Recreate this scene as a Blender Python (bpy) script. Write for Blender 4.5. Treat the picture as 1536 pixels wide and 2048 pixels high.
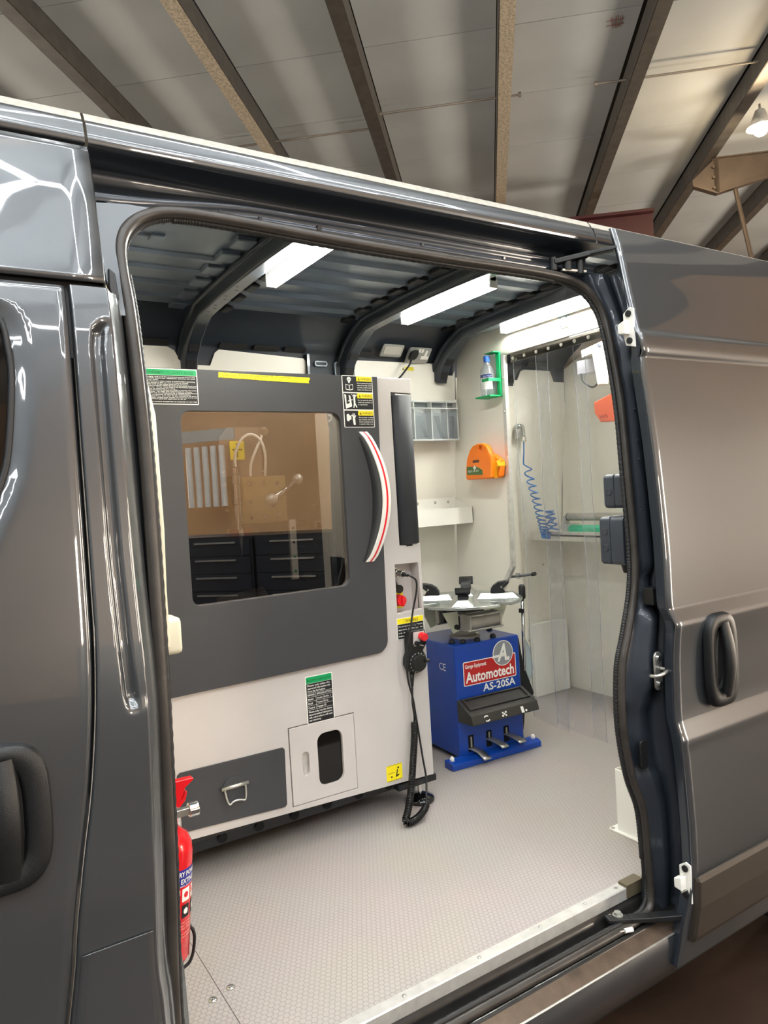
import bpy, bmesh, math, random
from mathutils import Vector, Matrix
for _o in list(bpy.data.objects): bpy.data.objects.remove(_o)
S = bpy.context.scene
C = S.collection
R = math.radians
random.seed(7)

# ------------------------------------------------------------------ camera
cam = bpy.data.objects.new('camera', bpy.data.cameras.new('camera'))
C.objects.link(cam)
cam.data.sensor_fit = 'HORIZONTAL'; cam.data.sensor_width = 36.0
cam.data.lens = 36.0*1440/1536
cam.data.clip_start = 0.02; cam.data.clip_end = 200
cam.matrix_world = Matrix(((0.84394738, 0.06435006, -0.53255225, 0.0),
                           (-0.5330742, -0.01019977, -0.84600701, -1.534),
                           (-0.05987252, 0.99787526, 0.02569529, 1.3),
                           (0, 0, 0, 1)))
S.camera = cam
# ------------------------------------------------------------------ world, exposure
w = bpy.data.worlds.new('world'); S.world = w; w.use_nodes = True
w.node_tree.nodes['Background'].inputs[0].default_value = (1.0, 0.86, 0.72, 1)
w.node_tree.nodes['Background'].inputs[1].default_value = 0.02
S.view_settings.view_transform = 'Standard'; S.view_settings.look = 'None'
S.view_settings.gamma = 1.0; S.view_settings.use_curve_mapping = False
S.view_settings.exposure = 0.6
HEX_LIGHT = 24.0      # emission of the hexagon LED tubes on the workshop ceiling
STRIP_LIGHT = 105.0    # emission of the LED battens in the van roof
ADDED_PANEL_LIGHT = 26.0    # emission of the tall panels added to light the workshop ceiling

# ------------------------------------------------------------------ materials
MATS = {}
def lin(c):
    if isinstance(c, str):
        c = [int(c[i:i+2], 16)/255 for i in (0, 2, 4)]
    return tuple(v/12.92 if v <= .04045 else ((v+.055)/1.055)**2.4 for v in c)
def mat(name, col, rough=.5, metal=0., coat=0., var=.06, nscale=6., bump=0., bscale=300., emit=0., ecol=None, trans=0., ior=1.45, alpha=1., spec=.5):
    if name in MATS: return MATS[name]
    m = bpy.data.materials.new(name); m.use_nodes = True
    nt = m.node_tree; b = nt.nodes['Principled BSDF']
    c = lin(col)
    tc = nt.nodes.new('ShaderNodeTexCoord')
    n = nt.nodes.new('ShaderNodeTexNoise'); n.inputs['Scale'].default_value = nscale; n.inputs['Detail'].default_value = 4
    nt.links.new(tc.outputs['Object'], n.inputs['Vector'])
    mr = nt.nodes.new('ShaderNodeMapRange'); mr.inputs['From Min'].default_value = .3; mr.inputs['From Max'].default_value = .7
    mr.inputs['To Min'].default_value = 1-var; mr.inputs['To Max'].default_value = 1+var
    nt.links.new(n.outputs['Fac'], mr.inputs['Value'])
    mx = nt.nodes.new('ShaderNodeVectorMath'); mx.operation = 'SCALE'
    mx.inputs[0].default_value = c
    nt.links.new(mr.outputs['Result'], mx.inputs['Scale'])
    nt.links.new(mx.outputs['Vector'], b.inputs['Base Color'])
    b.inputs['Roughness'].default_value = rough; b.inputs['Metallic'].default_value = metal
    b.inputs['Coat Weight'].default_value = coat; b.inputs['Coat Roughness'].default_value = .03
    b.inputs['IOR'].default_value = ior; b.inputs['Transmission Weight'].default_value = trans
    b.inputs['Alpha'].default_value = alpha; b.inputs['Specular IOR Level'].default_value = spec
    if bump:
        n2 = nt.nodes.new('ShaderNodeTexNoise'); n2.inputs['Scale'].default_value = bscale; n2.inputs['Detail'].default_value = 3
        nt.links.new(tc.outputs['Object'], n2.inputs['Vector'])
        bp = nt.nodes.new('ShaderNodeBump'); bp.inputs['Strength'].default_value = bump; bp.inputs['Distance'].default_value = .002
        nt.links.new(n2.outputs['Fac'], bp.inputs['Height']); nt.links.new(bp.outputs['Normal'], b.inputs['Normal'])
    if emit:
        b.inputs['Emission Color'].default_value = (*(ecol or c), 1); b.inputs['Emission Strength'].default_value = emit
    MATS[name] = m
    return m
def clear_mat(name, tint, gloss, rough=.02, haze=0.):
    """sheet material: see-through with a tint, a share of mirror reflection and a little haze"""
    if name in MATS: return MATS[name]
    m = bpy.data.materials.new(name); m.use_nodes = True; nt = m.node_tree; nt.nodes.clear()
    out = nt.nodes.new('ShaderNodeOutputMaterial'); t = nt.nodes.new('ShaderNodeBsdfTransparent'); t.inputs[0].default_value = (*tint, 1)
    g = nt.nodes.new('ShaderNodeBsdfGlossy'); g.inputs['Roughness'].default_value = rough
    tc = nt.nodes.new('ShaderNodeTexCoord'); n = nt.nodes.new('ShaderNodeTexNoise'); n.inputs['Scale'].default_value = 5
    nt.links.new(tc.outputs['Object'], n.inputs['Vector'])
    bp = nt.nodes.new('ShaderNodeBump'); bp.inputs['Strength'].default_value = .06 if rough < .04 else .25; bp.inputs['Distance'].default_value = .01
    nt.links.new(n.outputs['Fac'], bp.inputs['Height'])
    if rough > 0: nt.links.new(bp.outputs['Normal'], g.inputs['Normal'])
    mx = nt.nodes.new('ShaderNodeMixShader'); mx.inputs[0].default_value = gloss
    nt.links.new(t.outputs[0], mx.inputs[1]); nt.links.new(g.outputs[0], mx.inputs[2])
    last = mx
    if haze:
        d = nt.nodes.new('ShaderNodeBsdfDiffuse'); d.inputs[0].default_value = (.85, .88, .92, 1)
        m2 = nt.nodes.new('ShaderNodeMixShader'); m2.inputs[0].default_value = haze
        nt.links.new(mx.outputs[0], m2.inputs[1]); nt.links.new(d.outputs[0], m2.inputs[2]); last = m2
    nt.links.new(last.outputs[0], out.inputs[0])
    MATS[name] = m
    return m
def hex_floor_mat():
    m = bpy.data.materials.new('studded rubber floor'); m.use_nodes = True; nt = m.node_tree; b = nt.nodes['Principled BSDF']
    L = nt.links.new
    def N(t, **k):
        n = nt.nodes.new(t)
        for a, v in k.items(): setattr(n, a, v)
        return n
    tc = N('ShaderNodeTexCoord')
    sc = N('ShaderNodeVectorMath', operation='SCALE'); sc.inputs['Scale'].default_value = 1/.0165
    L(tc.outputs['Object'], sc.inputs[0])
    pr = N('ShaderNodeVectorMath', operation='MULTIPLY'); pr.inputs[1].default_value = (1, 1, 0); L(sc.outputs[0], pr.inputs[0])
    of = N('ShaderNodeVectorMath', operation='ADD'); of.inputs[1].default_value = (500, 866.025, 0); L(pr.outputs[0], of.inputs[0])
    def cell(shift):
        s = N('ShaderNodeVectorMath', operation='ADD'); s.inputs[1].default_value = shift; L(of.outputs[0], s.inputs[0])
        mo = N('ShaderNodeVectorMath', operation='MODULO'); mo.inputs[1].default_value = (1, 1.7320508, 1); L(s.outputs[0], mo.inputs[0])
        su = N('ShaderNodeVectorMath', operation='SUBTRACT'); su.inputs[1].default_value = (.5, .8660254, 0); L(mo.outputs[0], su.inputs[0])
        ab = N('ShaderNodeVectorMath', operation='ABSOLUTE'); L(su.outputs[0], ab.inputs[0])
        d = N('ShaderNodeVectorMath', operation='DOT_PRODUCT'); d.inputs[1].default_value = (.5, .8660254, 0); L(ab.outputs[0], d.inputs[0])
        sp = N('ShaderNodeSeparateXYZ'); L(ab.outputs[0], sp.inputs[0])
        mxx = N('ShaderNodeMath', operation='MAXIMUM'); L(d.outputs['Value'], mxx.inputs[0]); L(sp.outputs[0], mxx.inputs[1])
        return mxx
    a, c = cell((0, 0, 0)), cell((.5, .8660254, 0))
    mn = N('ShaderNodeMath', operation='MINIMUM'); L(a.outputs[0], mn.inputs[0]); L(c.outputs[0], mn.inputs[1])
    mr = N('ShaderNodeMapRange', interpolation_type='SMOOTHSTEP'); mr.inputs['From Min'].default_value = .40; mr.inputs['From Max'].default_value = .48
    L(mn.outputs[0], mr.inputs['Value'])
    mx = N('ShaderNodeMix', data_type='RGBA'); mx.inputs['A'].default_value = (*lin('a8a09a'), 1); mx.inputs['B'].default_value = (*lin('928a86'), 1)
    L(mr.outputs[0], mx.inputs['Factor'])
    no = N('ShaderNodeTexNoise'); no.inputs['Scale'].default_value = 3; L(tc.outputs['Object'], no.inputs['Vector'])
    m2 = N('ShaderNodeMix', data_type='RGBA', blend_type='MULTIPLY'); m2.inputs['Factor'].default_value = .12
    L(mx.outputs['Result'], m2.inputs['A']); L(no.outputs['Color'], m2.inputs['B'])
    L(m2.outputs['Result'], b.inputs['Base Color'])
    bp = N('ShaderNodeBump', invert=True); bp.inputs['Strength'].default_value = .35; bp.inputs['Distance'].default_value = .0015
    L(mr.outputs[0], bp.inputs['Height']); L(bp.outputs['Normal'], b.inputs['Normal'])
    b.inputs['Roughness'].default_value = .42
    MATS['hexfloor'] = m
    return m

M_PAINT = mat('grey metallic van paint', '4b4e51', .33, .6, 1., var=.04, nscale=900)
M_PAINT.node_tree.nodes['Principled BSDF'].inputs['Coat IOR'].default_value = 1.75
M_PAINTIN = mat('blue grey inner van paint', '30363e', .33, .25, .35, var=.05, nscale=4)
M_ROOFIN = mat('blue grey roof sheet', '606b79', .36, .3, .2, var=.05, nscale=4)
M_RUBBER = mat('black rubber', '1c1c1d', .5, var=.15, nscale=20, bump=.2)
M_SEAL = mat('weathered door seal rubber', '34302c', .38, var=.25, nscale=14, bump=.3, bscale=120)
M_BLACK = mat('black plastic', '161718', .42, var=.1, bump=.25, bscale=600)
M_DKPL = mat('dark grey plastic', '3a3f47', .45, var=.08, bump=.2, bscale=700)
M_ALU = mat('brushed aluminium', 'd6d4ce', .36, .6, var=.1, nscale=30)
M_STEEL = mat('zinc steel', 'b9b8b2', .33, .85, var=.12, nscale=25)
M_CHROME = mat('bright chrome', 'd8d8d6', .12, 1., var=.03)
M_WHITE = mat('white lining board', 'ece8dc', .42, var=.02, nscale=3)
M_WHITE2 = mat('white painted sheet steel', 'f0eee6', .35, var=.02)
M_CREAM = mat('cream moulded plastic', 'd9d3ba', .5, var=.04)
M_MGREY = mat('machine light grey paint', 'c2bcb8', .45, var=.03, bump=.15, bscale=500)
M_MDARK = mat('machine charcoal paint', '3b3c3f', .42, var=.04, bump=.15, bscale=500)
M_BASE = mat('black machine base', '202124', .5, var=.1)
M_RED = mat('red gloss', 'd8121c', .25, coat=.5, var=.04)
M_REDPL = mat('red plastic', 'e0202a', .35, var=.04)
M_YEL = mat('yellow sticker', 'f3df1c', .5, var=.03)
M_GREEN = mat('green print', '0a9a5a', .5, var=.03)
M_DGREEN = mat('dark green lettering', '07693c', .5, var=.03)
M_INK = mat('black print', '17181b', .5, var=.04)
M_INK2 = mat('olive print on yellow', '7b6a12', .5, var=.04)
M_PAPER = mat('white print', 'f2f1ea', .5, var=.02)
M_BLUE = mat('blue powder coat', '0c3f9c', .33, coat=.2, var=.04)
M_LOGOR = mat('logo red', 'b8201f', .4, var=.03)
M_LOGOG = mat('logo grey', '8d8f94', .4, var=.03)
M_ORANGE = mat('orange plastic', 'f07a12', .35, var=.05, trans=.0)
M_CORAL = mat('coral plastic', 'e8653c', .4, var=.05)
M_HOSE = mat('blue hose', '2b6cb4', .3, var=.05)
M_CAST = mat('grey cast metal', 'a7a39a', .45, .4, var=.12, nscale=18, bump=.2)
M_ZPALE = mat('pale zinc plate', 'c8cbb8', .4, .3, var=.1)
M_FLOORH = mat('dark brown workshop floor', '382a22', .45, var=.45, nscale=2.2, bump=.4, bscale=60)
M_CEIL = mat('dusty ceiling board', 'aab0b2', .8, var=.08, nscale=1.1)
M_PURLIN = mat('galvanised purlin', '504e4b', .5, .35, var=.2, nscale=9)
M_GALV = mat('speckled galvanised steel', 'b3aa98', .5, .3, var=.35, nscale=45)
M_TIE = mat('tie rod steel', '8c857a', .45, .5)
M_MAROON = mat('maroon beam paint', '3e161b', .5, var=.1)
M_TAN = mat('tan board wall', 'd2a676', .7, var=.1, nscale=1.5)
M_GIRD = mat('brown steel girder', '4d443c', .5, .2, var=.15)
M_PVC = clear_mat('clear pvc strip', (.955, .968, .985), .05, .05, .03)
M_GLASS = clear_mat('machine window glass', (.80, .78, .76), .26, .0)
M_CLEARPL = clear_mat('smoky clear plastic', (.80, .83, .85), .06, .15, .10)
M_FILM = clear_mat('clear wrapping film', (.95, .95, .93), .10, .08, .15)
M_CARGL = mat('tinted van glass', '171412', .03, spec=.7)
M_LED = mat('lit led diffuser', 'ffffff', .5, emit=STRIP_LIGHT, ecol=(1., 1., .93), var=0)
M_HEX = mat('lit hexagon led tube', 'ffffff', .5, emit=HEX_LIGHT, ecol=(.95, .98, 1.), var=0)
hex_floor_mat()

# ------------------------------------------------------------------ mesh helpers
def nb(): return bmesh.new()
def obj(name, bm, m, parent=None, smooth=False, bevel=0., loc=None, solid=0.):
    """one mesh object; vertices are given in world space and re-based on the parent thing's origin (or on loc)"""
    me = bpy.data.meshes.new(name)
    bmesh.ops.recalc_face_normals(bm, faces=bm.faces)
    root = parent
    while root is not None and root.parent is not None: root = root.parent
    base = Vector(root.location) if root is not None else Vector(loc or (0, 0, 0))
    bmesh.ops.translate(bm, verts=bm.verts, vec=-base)
    bm.to_mesh(me); bm.free()
    if smooth:
        for p in me.polygons: p.use_smooth = True
    me.materials.append(MATS[m] if isinstance(m, str) else m)
    o = bpy.data.objects.new(name, me); C.objects.link(o)
    if parent is not None: o.parent = parent
    elif loc: o.location = loc
    if solid:
        md = o.modifiers.new('thickness', 'SOLIDIFY'); md.thickness = solid; md.offset = 0
    if bevel:
        md = o.modifiers.new('edge', 'BEVEL'); md.width = bevel; md.segments = 2; md.limit_method = 'ANGLE'; md.angle_limit = R(40)
        if smooth is False:
            for p in me.polygons: p.use_smooth = True
            md.harden_normals = True
    return o
def tag(o, label, cat, group=None, kind=None):
    o['label'] = label
    if cat: o['category'] = cat
    if group: o['group'] = group
    if kind: o['kind'] = kind
    return o
def thing(name, label, cat, loc=(0, 0, 0), group=None, kind=None):
    o = bpy.data.objects.new(name, None); C.objects.link(o); o.location = loc; o.empty_display_size = .1
    return tag(o, label, cat, group, kind)
def box(bm, x0, x1, y0, y1, z0, z1, rot=None):
    vs = [bm.verts.new((x, y, z)) for x in (x0, x1) for y in (y0, y1) for z in (z0, z1)]
    for f in ((0, 1, 3, 2), (4, 6, 7, 5), (0, 4, 5, 1), (2, 3, 7, 6), (0, 2, 6, 4), (1, 5, 7, 3)):
        bm.faces.new([vs[i] for i in f])
    if rot: bmesh.ops.transform(bm, verts=vs, matrix=rot)
    return bm
def bar(bm, a, b, wd, ht, up=(0, 0, 1)):
    """box section from a to b"""
    a, b = Vector(a), Vector(b); d = (b-a).normalized(); s = d.cross(Vector(up)).normalized(); u = s.cross(d)
    r = []
    for p in (a, b):
        r.append([bm.verts.new(p+s*sx*wd/2+u*sz*ht/2) for sx, sz in ((-1, -1), (1, -1), (1, 1), (-1, 1))])
    for i in range(4): bm.faces.new((r[0][i], r[0][(i+1) % 4], r[1][(i+1) % 4], r[1][i]))
    bm.faces.new(r[0]); bm.faces.new(r[1]); return bm
def tube(bm, pts, r, n=10, closed=False, caps=True):
    pts = [Vector(p) for p in pts]; k = len(pts); rr = r if isinstance(r, (list, tuple)) else [r]*k
    rings = []; prev = None
    for i, p in enumerate(pts):
        if closed: t = (pts[(i+1) % k]-pts[i-1])
        else: t = pts[min(i+1, k-1)]-pts[max(i-1, 0)]
        t.normalize()
        if prev is None:
            ax = Vector((0, 0, 1)) if abs(t.z) < .9 else Vector((1, 0, 0)); u = t.cross(ax).normalized()
        else:
            u = (prev-t*prev.dot(t)).normalized()
        prev = u; v = t.cross(u)
        rings.append([bm.verts.new(p+(u*math.cos(2*math.pi*j/n)+v*math.sin(2*math.pi*j/n))*rr[i]) for j in range(n)])
    for i in range(k if closed else k-1):
        a, b = rings[i], rings[(i+1) % k]
        for j in range(n): bm.faces.new((a[j], a[(j+1) % n], b[(j+1) % n], b[j]))
    if caps and not closed: bm.faces.new(rings[0]); bm.faces.new(rings[-1])
    return bm
def cyl(bm, a, b, r0, r1=None, n=20): return tube(bm, [a, b], [r0, r0 if r1 is None else r1], n)
def lathe(bm, prof, o, axis=(0, 0, 1), n=28):
    """prof: (radius, height) along axis from o"""
    ax = Vector(axis).normalized(); q = Vector((0, 0, 1)).rotation_difference(ax).to_matrix(); o = Vector(o); rings = []
    for r, h in prof:
        rings.append([bm.verts.new(o+q @ Vector((max(r, 1e-4)*math.cos(2*math.pi*j/n), max(r, 1e-4)*math.sin(2*math.pi*j/n), h))) for j in range(n)])
    for a, b in zip(rings, rings[1:]):
        for j in range(n): bm.faces.new((a[j], a[(j+1) % n], b[(j+1) % n], b[j]))
    bm.faces.new(rings[0]); bm.faces.new(rings[-1]); return bm
def loft(bm, rows, closed=False):
    V = [[bm.verts.new(p) for p in r] for r in rows]
    for a, b in zip(V, V[1:]):
        n = len(a)
        for j in range(n if closed else n-1): bm.faces.new((a[j], a[(j+1) % n], b[(j+1) % n], b[j]))
    return bm
def rr(x0, z0, x1, z1, r, n=5):
    """rounded rectangle outline"""
    rs = r if isinstance(r, (list, tuple)) else [r]*4; out = []
    for (cx, cz, a0, q) in ((x1-rs[0], z1-rs[0], 0, rs[0]), (x0+rs[1], z1-rs[1], 90, rs[1]), (x0+rs[2], z0+rs[2], 180, rs[2]), (x1-rs[3], z0+rs[3], 270, rs[3])):
        if q < 1e-5: out.append((cx, cz)); continue
        for i in range(n+1):
            a = R(a0+90*i/n); out.append((cx+q*math.cos(a), cz+q*math.sin(a)))
    return out
def circ(cx, cz, r, n=24): return [(cx+r*math.cos(2*math.pi*i/n), cz+r*math.sin(2*math.pi*i/n)) for i in range(n)]
def XZ(y): return lambda a, b: Vector((a, y, b))
def YZ(x): return lambda a, b: Vector((x, a, b))
def XY(z): return lambda a, b: Vector((a, b, z))
def plate(bm, outer, holes, f0, f1):
    """flat plate with holes; f0 and f1 map outline coordinates to the two faces"""
    loops = [outer]+list(holes); e = []; allv = []
    for lp in loops:
        vs = [bm.verts.new(f0(*p)) for p in lp]; allv.append(vs)
        for i in range(len(vs)): e.append(bm.edges.new((vs[i], vs[(i+1) % len(vs)])))
    back = [[bm.verts.new(f1(*p)) for p in lp] for lp in loops]; e2 = []
    for vs in back:
        for i in range(len(vs)): e2.append(bm.edges.new((vs[i], vs[(i+1) % len(vs)])))
    for a, b in zip(allv, back):
        for i in range(len(a)):
            j = (i+1) % len(a); bm.faces.new((a[i], a[j], b[j], b[i]))
    if holes:
        bmesh.ops.triangle_fill(bm, use_beauty=True, use_dissolve=False, edges=e)
        bmesh.ops.triangle_fill(bm, use_beauty=True, use_dissolve=False, edges=e2)
    else:
        bm.faces.new(allv[0]); bm.faces.new(back[0])
    return bm
def prism(bm, poly, f0, f1): return plate(bm, poly, [], f0, f1)
def text(bm, s, x, z, size, pl, align='LEFT', width=None, bold=.0, shear=0.):
    """flat lettering; pl maps (right, up) to world"""
    cu = bpy.data.curves.new('t', 'FONT'); cu.body = s; cu.size = size; cu.resolution_u = 2; cu.align_x = align; cu.offset = bold*size; cu.shear = shear
    to = bpy.data.objects.new('t', cu); C.objects.link(to); bpy.context.view_layer.update()
    me = bpy.data.meshes.new_from_object(to.evaluated_get(bpy.context.evaluated_depsgraph_get()))
    sx = 1.
    if width and len(me.vertices):
        xs = [v.co.x for v in me.vertices]; sx = width/max(max(xs)-min(xs), 1e-6)
    vs = [bm.verts.new(pl(x+v.co.x*sx, z+v.co.y)) for v in me.vertices]
    for p in me.polygons:
        try: bm.faces.new([vs[i] for i in p.vertices])
        except ValueError: pass
    bpy.data.objects.remove(to); bpy.data.meshes.remove(me); bpy.data.curves.remove(cu)
    return bm
def spline(pts, m=8, closed=False):
    """Catmull-Rom through 3D points"""
    P = [Vector(p) for p in pts]; k = len(P); out = []
    for i in range(k if closed else k-1):
        g = (lambda q: P[q % k]) if closed else (lambda q: P[min(max(q, 0), k-1)])
        a, b, c, d = g(i-1), g(i), g(i+1), g(i+2)
        for s in range(m):
            t = s/m
            out.append(.5*((2*b)+(-a+c)*t+(2*a-5*b+4*c-d)*t*t+(-a+3*b-3*c+d)*t**3))
    if not closed: out.append(P[-1])
    return out
def itp(tab, z):
    if z <= tab[0][0]: return tab[0][1]
    for (a, p), (b, q) in zip(tab, tab[1:]):
        if z <= b: return p+(q-p)*(z-a)/(b-a)
    return tab[-1][1]
def smooth_tab(tab, m=8): return [(v.x, v.y) for v in spline([(a, b, 0) for a, b in tab], m)]
def frange(a, b, n): return [a+(b-a)*i/n for i in range(n+1)]
def sstep(a, b, x):
    t = min(max((x-a)/(b-a), 0), 1); return t*t*(3-2*t)

# ================================================================== WORKSHOP (setting)
CU, SU = math.cos(R(49.3)), math.sin(R(49.3))
def hall(u, n, z): return Vector((CU*u+SU*n, SU*u-CU*n, z))
GZ = -.62; CZ = 5.52
ceil = thing('ceiling', 'dusty beige workshop ceiling boards between steel purlins', None, (0, 0, 0), kind='structure')
def hbox(bm, u0, u1, n0, n1, z0, z1):
    m = Matrix(((CU, SU, 0, 0), (SU, -CU, 0, 0), (0, 0, 1, 0), (0, 0, 0, 1)))
    return box(bm, u0, u1, n0, n1, z0, z1, rot=m)
bm = nb(); hbox(bm, -12, 20, -10, 9, GZ-.1, GZ)
tag(obj('floor', bm, M_FLOORH), 'dark brown bare workshop floor under the van', None, kind='structure')
PN = [-7.6, -6.3, -5.05, -3.78, -2.5, -1.24, .03, 1.30, 2.62, 3.92, 5.2, 6.5, 7.8]
bm = nb(); hbox(bm, -12, 20, -10, 9, CZ+.05, CZ+.12)
obj('ceiling_deck', bm, mat('dark roof void', '2a2622', .8), ceil)
bm = nb(); hbox(bm, -12, .9, -10, 9, CZ, CZ+.04); obj('ceiling_slab', bm, M_CEIL, ceil)
bm = nb(); hbox(bm, 14.1, 20, -10, 9, CZ, CZ+.04); obj('ceiling_slab', bm, M_CEIL, ceil)
bm = nb(); hbox(bm, .9, 14.1, -10, -5.06, CZ, CZ+.04); obj('ceiling_slab', bm, M_CEIL, ceil)
pm = None
for i in range(2, len(PN)-1):
    for k in range(11):
        if pm is None:
            b_ = nb(); hbox(b_, -.595, .595, -.62, .62, 0, .04); o = obj('ceiling_panel', b_, M_CEIL, ceil); pm = o.data
        else:
            o = bpy.data.objects.new('ceiling_panel', pm); C.objects.link(o); o.parent = ceil
        o.location = hall(1.5+1.2*k, (PN[i]+PN[i+1])/2, CZ+random.uniform(-.004, .004))
for (a, b) in (((5.80, 2.33), (5.96, 2.37)), ((5.78, 2.37), (5.97, 2.40)), ((5.79, 2.41), (5.95, 2.43)), ((5.85, 2.29), (5.84, 2.45)), ((5.92, 2.30), (5.91, 2.46))):
    bm = nb(); bar(bm, hall(*a, CZ-.006), hall(*b, CZ-.006), .008, .002); obj('paint_mark', bm, mat('faded red marker', '8a5a50', .7), ceil)
# rows of purlins: C section, web plus bottom flange and lip
plabel = {-2.5: 'dark steel purlin at the top left corner of the ceiling', -1.24: 'steel purlin with speckled lower flange, second from left',
          .03: 'steel purlin ending above the middle of the van roof', 1.30: 'upright looking purlin with wide speckled galvanised flange',
          2.62: 'slanting grey purlin carrying the short end of a tie rod', 3.92: 'dark purlin running down to the maroon beam',
          5.2: 'purlin passing behind the brown girder and flood lamp', 6.5: 'rearmost purlin at the right edge under the flood lamp'}
for i, n in enumerate(PN[2:-1]):
    bm = nb(); hbox(bm, -8, 18, n-.006, n+.006, 5.30, CZ-.005)
    web = bm
    pl = thing('roof_purlin', plabel.get(n, 'steel purlin out of sight at the far left of the ceiling, %s one' % ('outer' if n < -4.5 else 'inner')), 'beam', hall(4, n, 5.30), 'purlins under the workshop ceiling')
    obj('web', web, M_PURLIN, pl)
    bm = nb(); s = 1 if n > .5 else -1
    hbox(bm, -8, 18, n if s > 0 else n-.13, n+.13 if s > 0 else n, 5.295, 5.305); hbox(bm, -8, 18, n+s*.13-.003, n+s*.13+.003, 5.3, 5.33)
    obj('flange', bm, M_GALV if n in (-1.24, 1.30) else M_PURLIN, pl)
# tie rods between purlins
for (u, n0, n1, lab) in ((7.0, -2.4, .0, 'thin tie rod just above the left part of the van roof'), (6.72, .03, 1.52, 'thin tie rod between the middle purlin and the speckled one'),
                         (6.72, 2.30, 3.92, 'thin tie rod reaching the dark purlin at upper right')):
    bm = nb(); tube(bm, [hall(u, n0, 5.42), hall(u, n1, 5.42)], .012, 8)
    r_ = thing('tie_rod', lab, 'rod', hall(u, n0, 5.42), 'tie rods of the roof')
    obj('rod', bm, M_TIE, r_)
    for q_ in (n1, n0):
        bm = nb(); tube(bm, [hall(u, q_, 5.42), hall(u, q_+.03, 5.42)], .026, 6); obj('nut', bm, M_TIE, r_)
# brown haunched girder with brace at right
gr = thing('roof_girder', 'brown tapered steel girder with gusset under the purlins', 'beam', hall(8.6, 4.0, 4.9))
def hp(u, n, z): return hall(u, n, z)
GU = 8.6
bm = nb(); poly = [(3.75, 4.95), (4.03, 4.83), (4.66, 4.97), (8.9, 4.97), (8.9, 5.27), (4.03, 5.27), (3.75, 5.03)]
prism(bm, poly, lambda a, b: hp(GU-.01, a, b), lambda a, b: hp(GU+.01, a, b)); obj('web', bm, M_GIRD, gr)
bm = nb()
for (a, b) in (((3.75, 4.95), (4.03, 4.83)), ((4.03, 4.83), (4.66, 4.97)), ((4.66, 4.97), (8.9, 4.97)), ((4.03, 5.27), (8.9, 5.27))):
    bar(bm, hp(GU, *a), hp(GU, *b), .09, .016)
obj('flange', bm, M_GIRD, gr)
bm = nb(); bar(bm, hp(GU-.02, 4.03, 4.83), hp(GU-.02, 4.03, 5.27), .07, .02, up=(1, 0, 0)); obj('stiffener', bm, M_GIRD, gr)
for z in (4.9, 5.03, 5.16):
    bm = nb(); cyl(bm, hp(GU-.04, 4.0, z), hp(GU-.01, 4.0, z), .018, n=6); obj('bolt', bm, M_GIRD, gr)
bm = nb(); tube(bm, [hp(8.62, 4.26, 4.89), hp(8.62, 4.66, 2.6)], .028, 8)
o = obj('diagonal_brace', bm, M_GIRD, None, loc=hp(8.62, 4.66, 2.6)); tag(o, 'thin steel brace slanting down from the brown girder', 'brace')
bm = nb(); prism(bm, [(9.36, 4.98), (9.36, 5.02), (9.60, 5.02), (9.60, 4.98), (9.49, 4.98), (9.49, 4.38), (9.60, 4.38), (9.60, 4.34), (9.36, 4.34), (9.36, 4.38), (9.47, 4.38), (9.47, 4.98)], lambda a, b: hall(a, -9, b), lambda a, b: hall(a, 3.45, b))
o = obj('maroon_beam', bm, M_MAROON, None, loc=hall(9.5, 2.4, 4.4)); tag(o, 'maroon steel beam just above the roof end of the van', 'beam')
# workshop walls
def wall(name, u0, u1, n0, n1, m, lab):
    bm = nb(); hbox(bm, u0, u1, n0, n1, GZ, CZ+.05); tag(obj(name, bm, m), lab, None, kind='structure')
wall('wall_right', -12, 20, 8.9, 9.0, M_TAN, 'tan boarded workshop wall behind the viewer')
wall('wall_left', -12, 20, -10, -9.9, mat('grey wall', '8b8f92', .7), 'grey far workshop wall behind the van')
wall('wall_back', 19.9, 20, -10, 9, M_TAN, 'tan end wall beyond the rear of the van')
wall('wall_front', -12, -11.9, -10, 9, mat('pale grey wall', 'b9bfc4', .7), 'pale grey end wall beyond the cab')
# flood lamp
fl = thing('flood_lamp', 'lit warm flood lamp hanging at the top right corner', 'lamp', hall(7.3, 4.11, 4.98))
fc = hall(7.3, 4.11, 5.02)
bm = nb(); lathe(bm, [(.02, .20), (.05, .18), (.09, .08), (.15, 0), (.14, -.005)], fc); obj('shade', bm, M_ALU, fl, smooth=True)
bm = nb(); bmesh.ops.create_uvsphere(bm, u_segments=16, v_segments=10, radius=.075, matrix=Matrix.Translation(fc+Vector((0, 0, -.02))))
obj('bulb', bm, mat('lit warm bulb', 'ffd9a0', .5, emit=60, ecol=(1, .72, .38), var=0), fl, smooth=True)
bm = nb(); tube(bm, [fc+Vector((0, 0, .2)), fc+Vector((0, 0, .25))], .012, 8); obj('hanger', bm, M_TIE, fl)
def lamp(name, loc, watts, col, size):
    l = bpy.data.lights.new(name, 'POINT'); l.energy = watts; l.color = col; l.shadow_soft_size = size
    o = bpy.data.objects.new(name, l); C.objects.link(o); o.location = loc; return o
lf = lamp('flood_lamp_light', fc+Vector((0, 0, -.16)), 60, (1, .74, .45), .1)
lf.parent = fl; lf.matrix_parent_inverse = Matrix.Translation(-fl.location)
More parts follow.
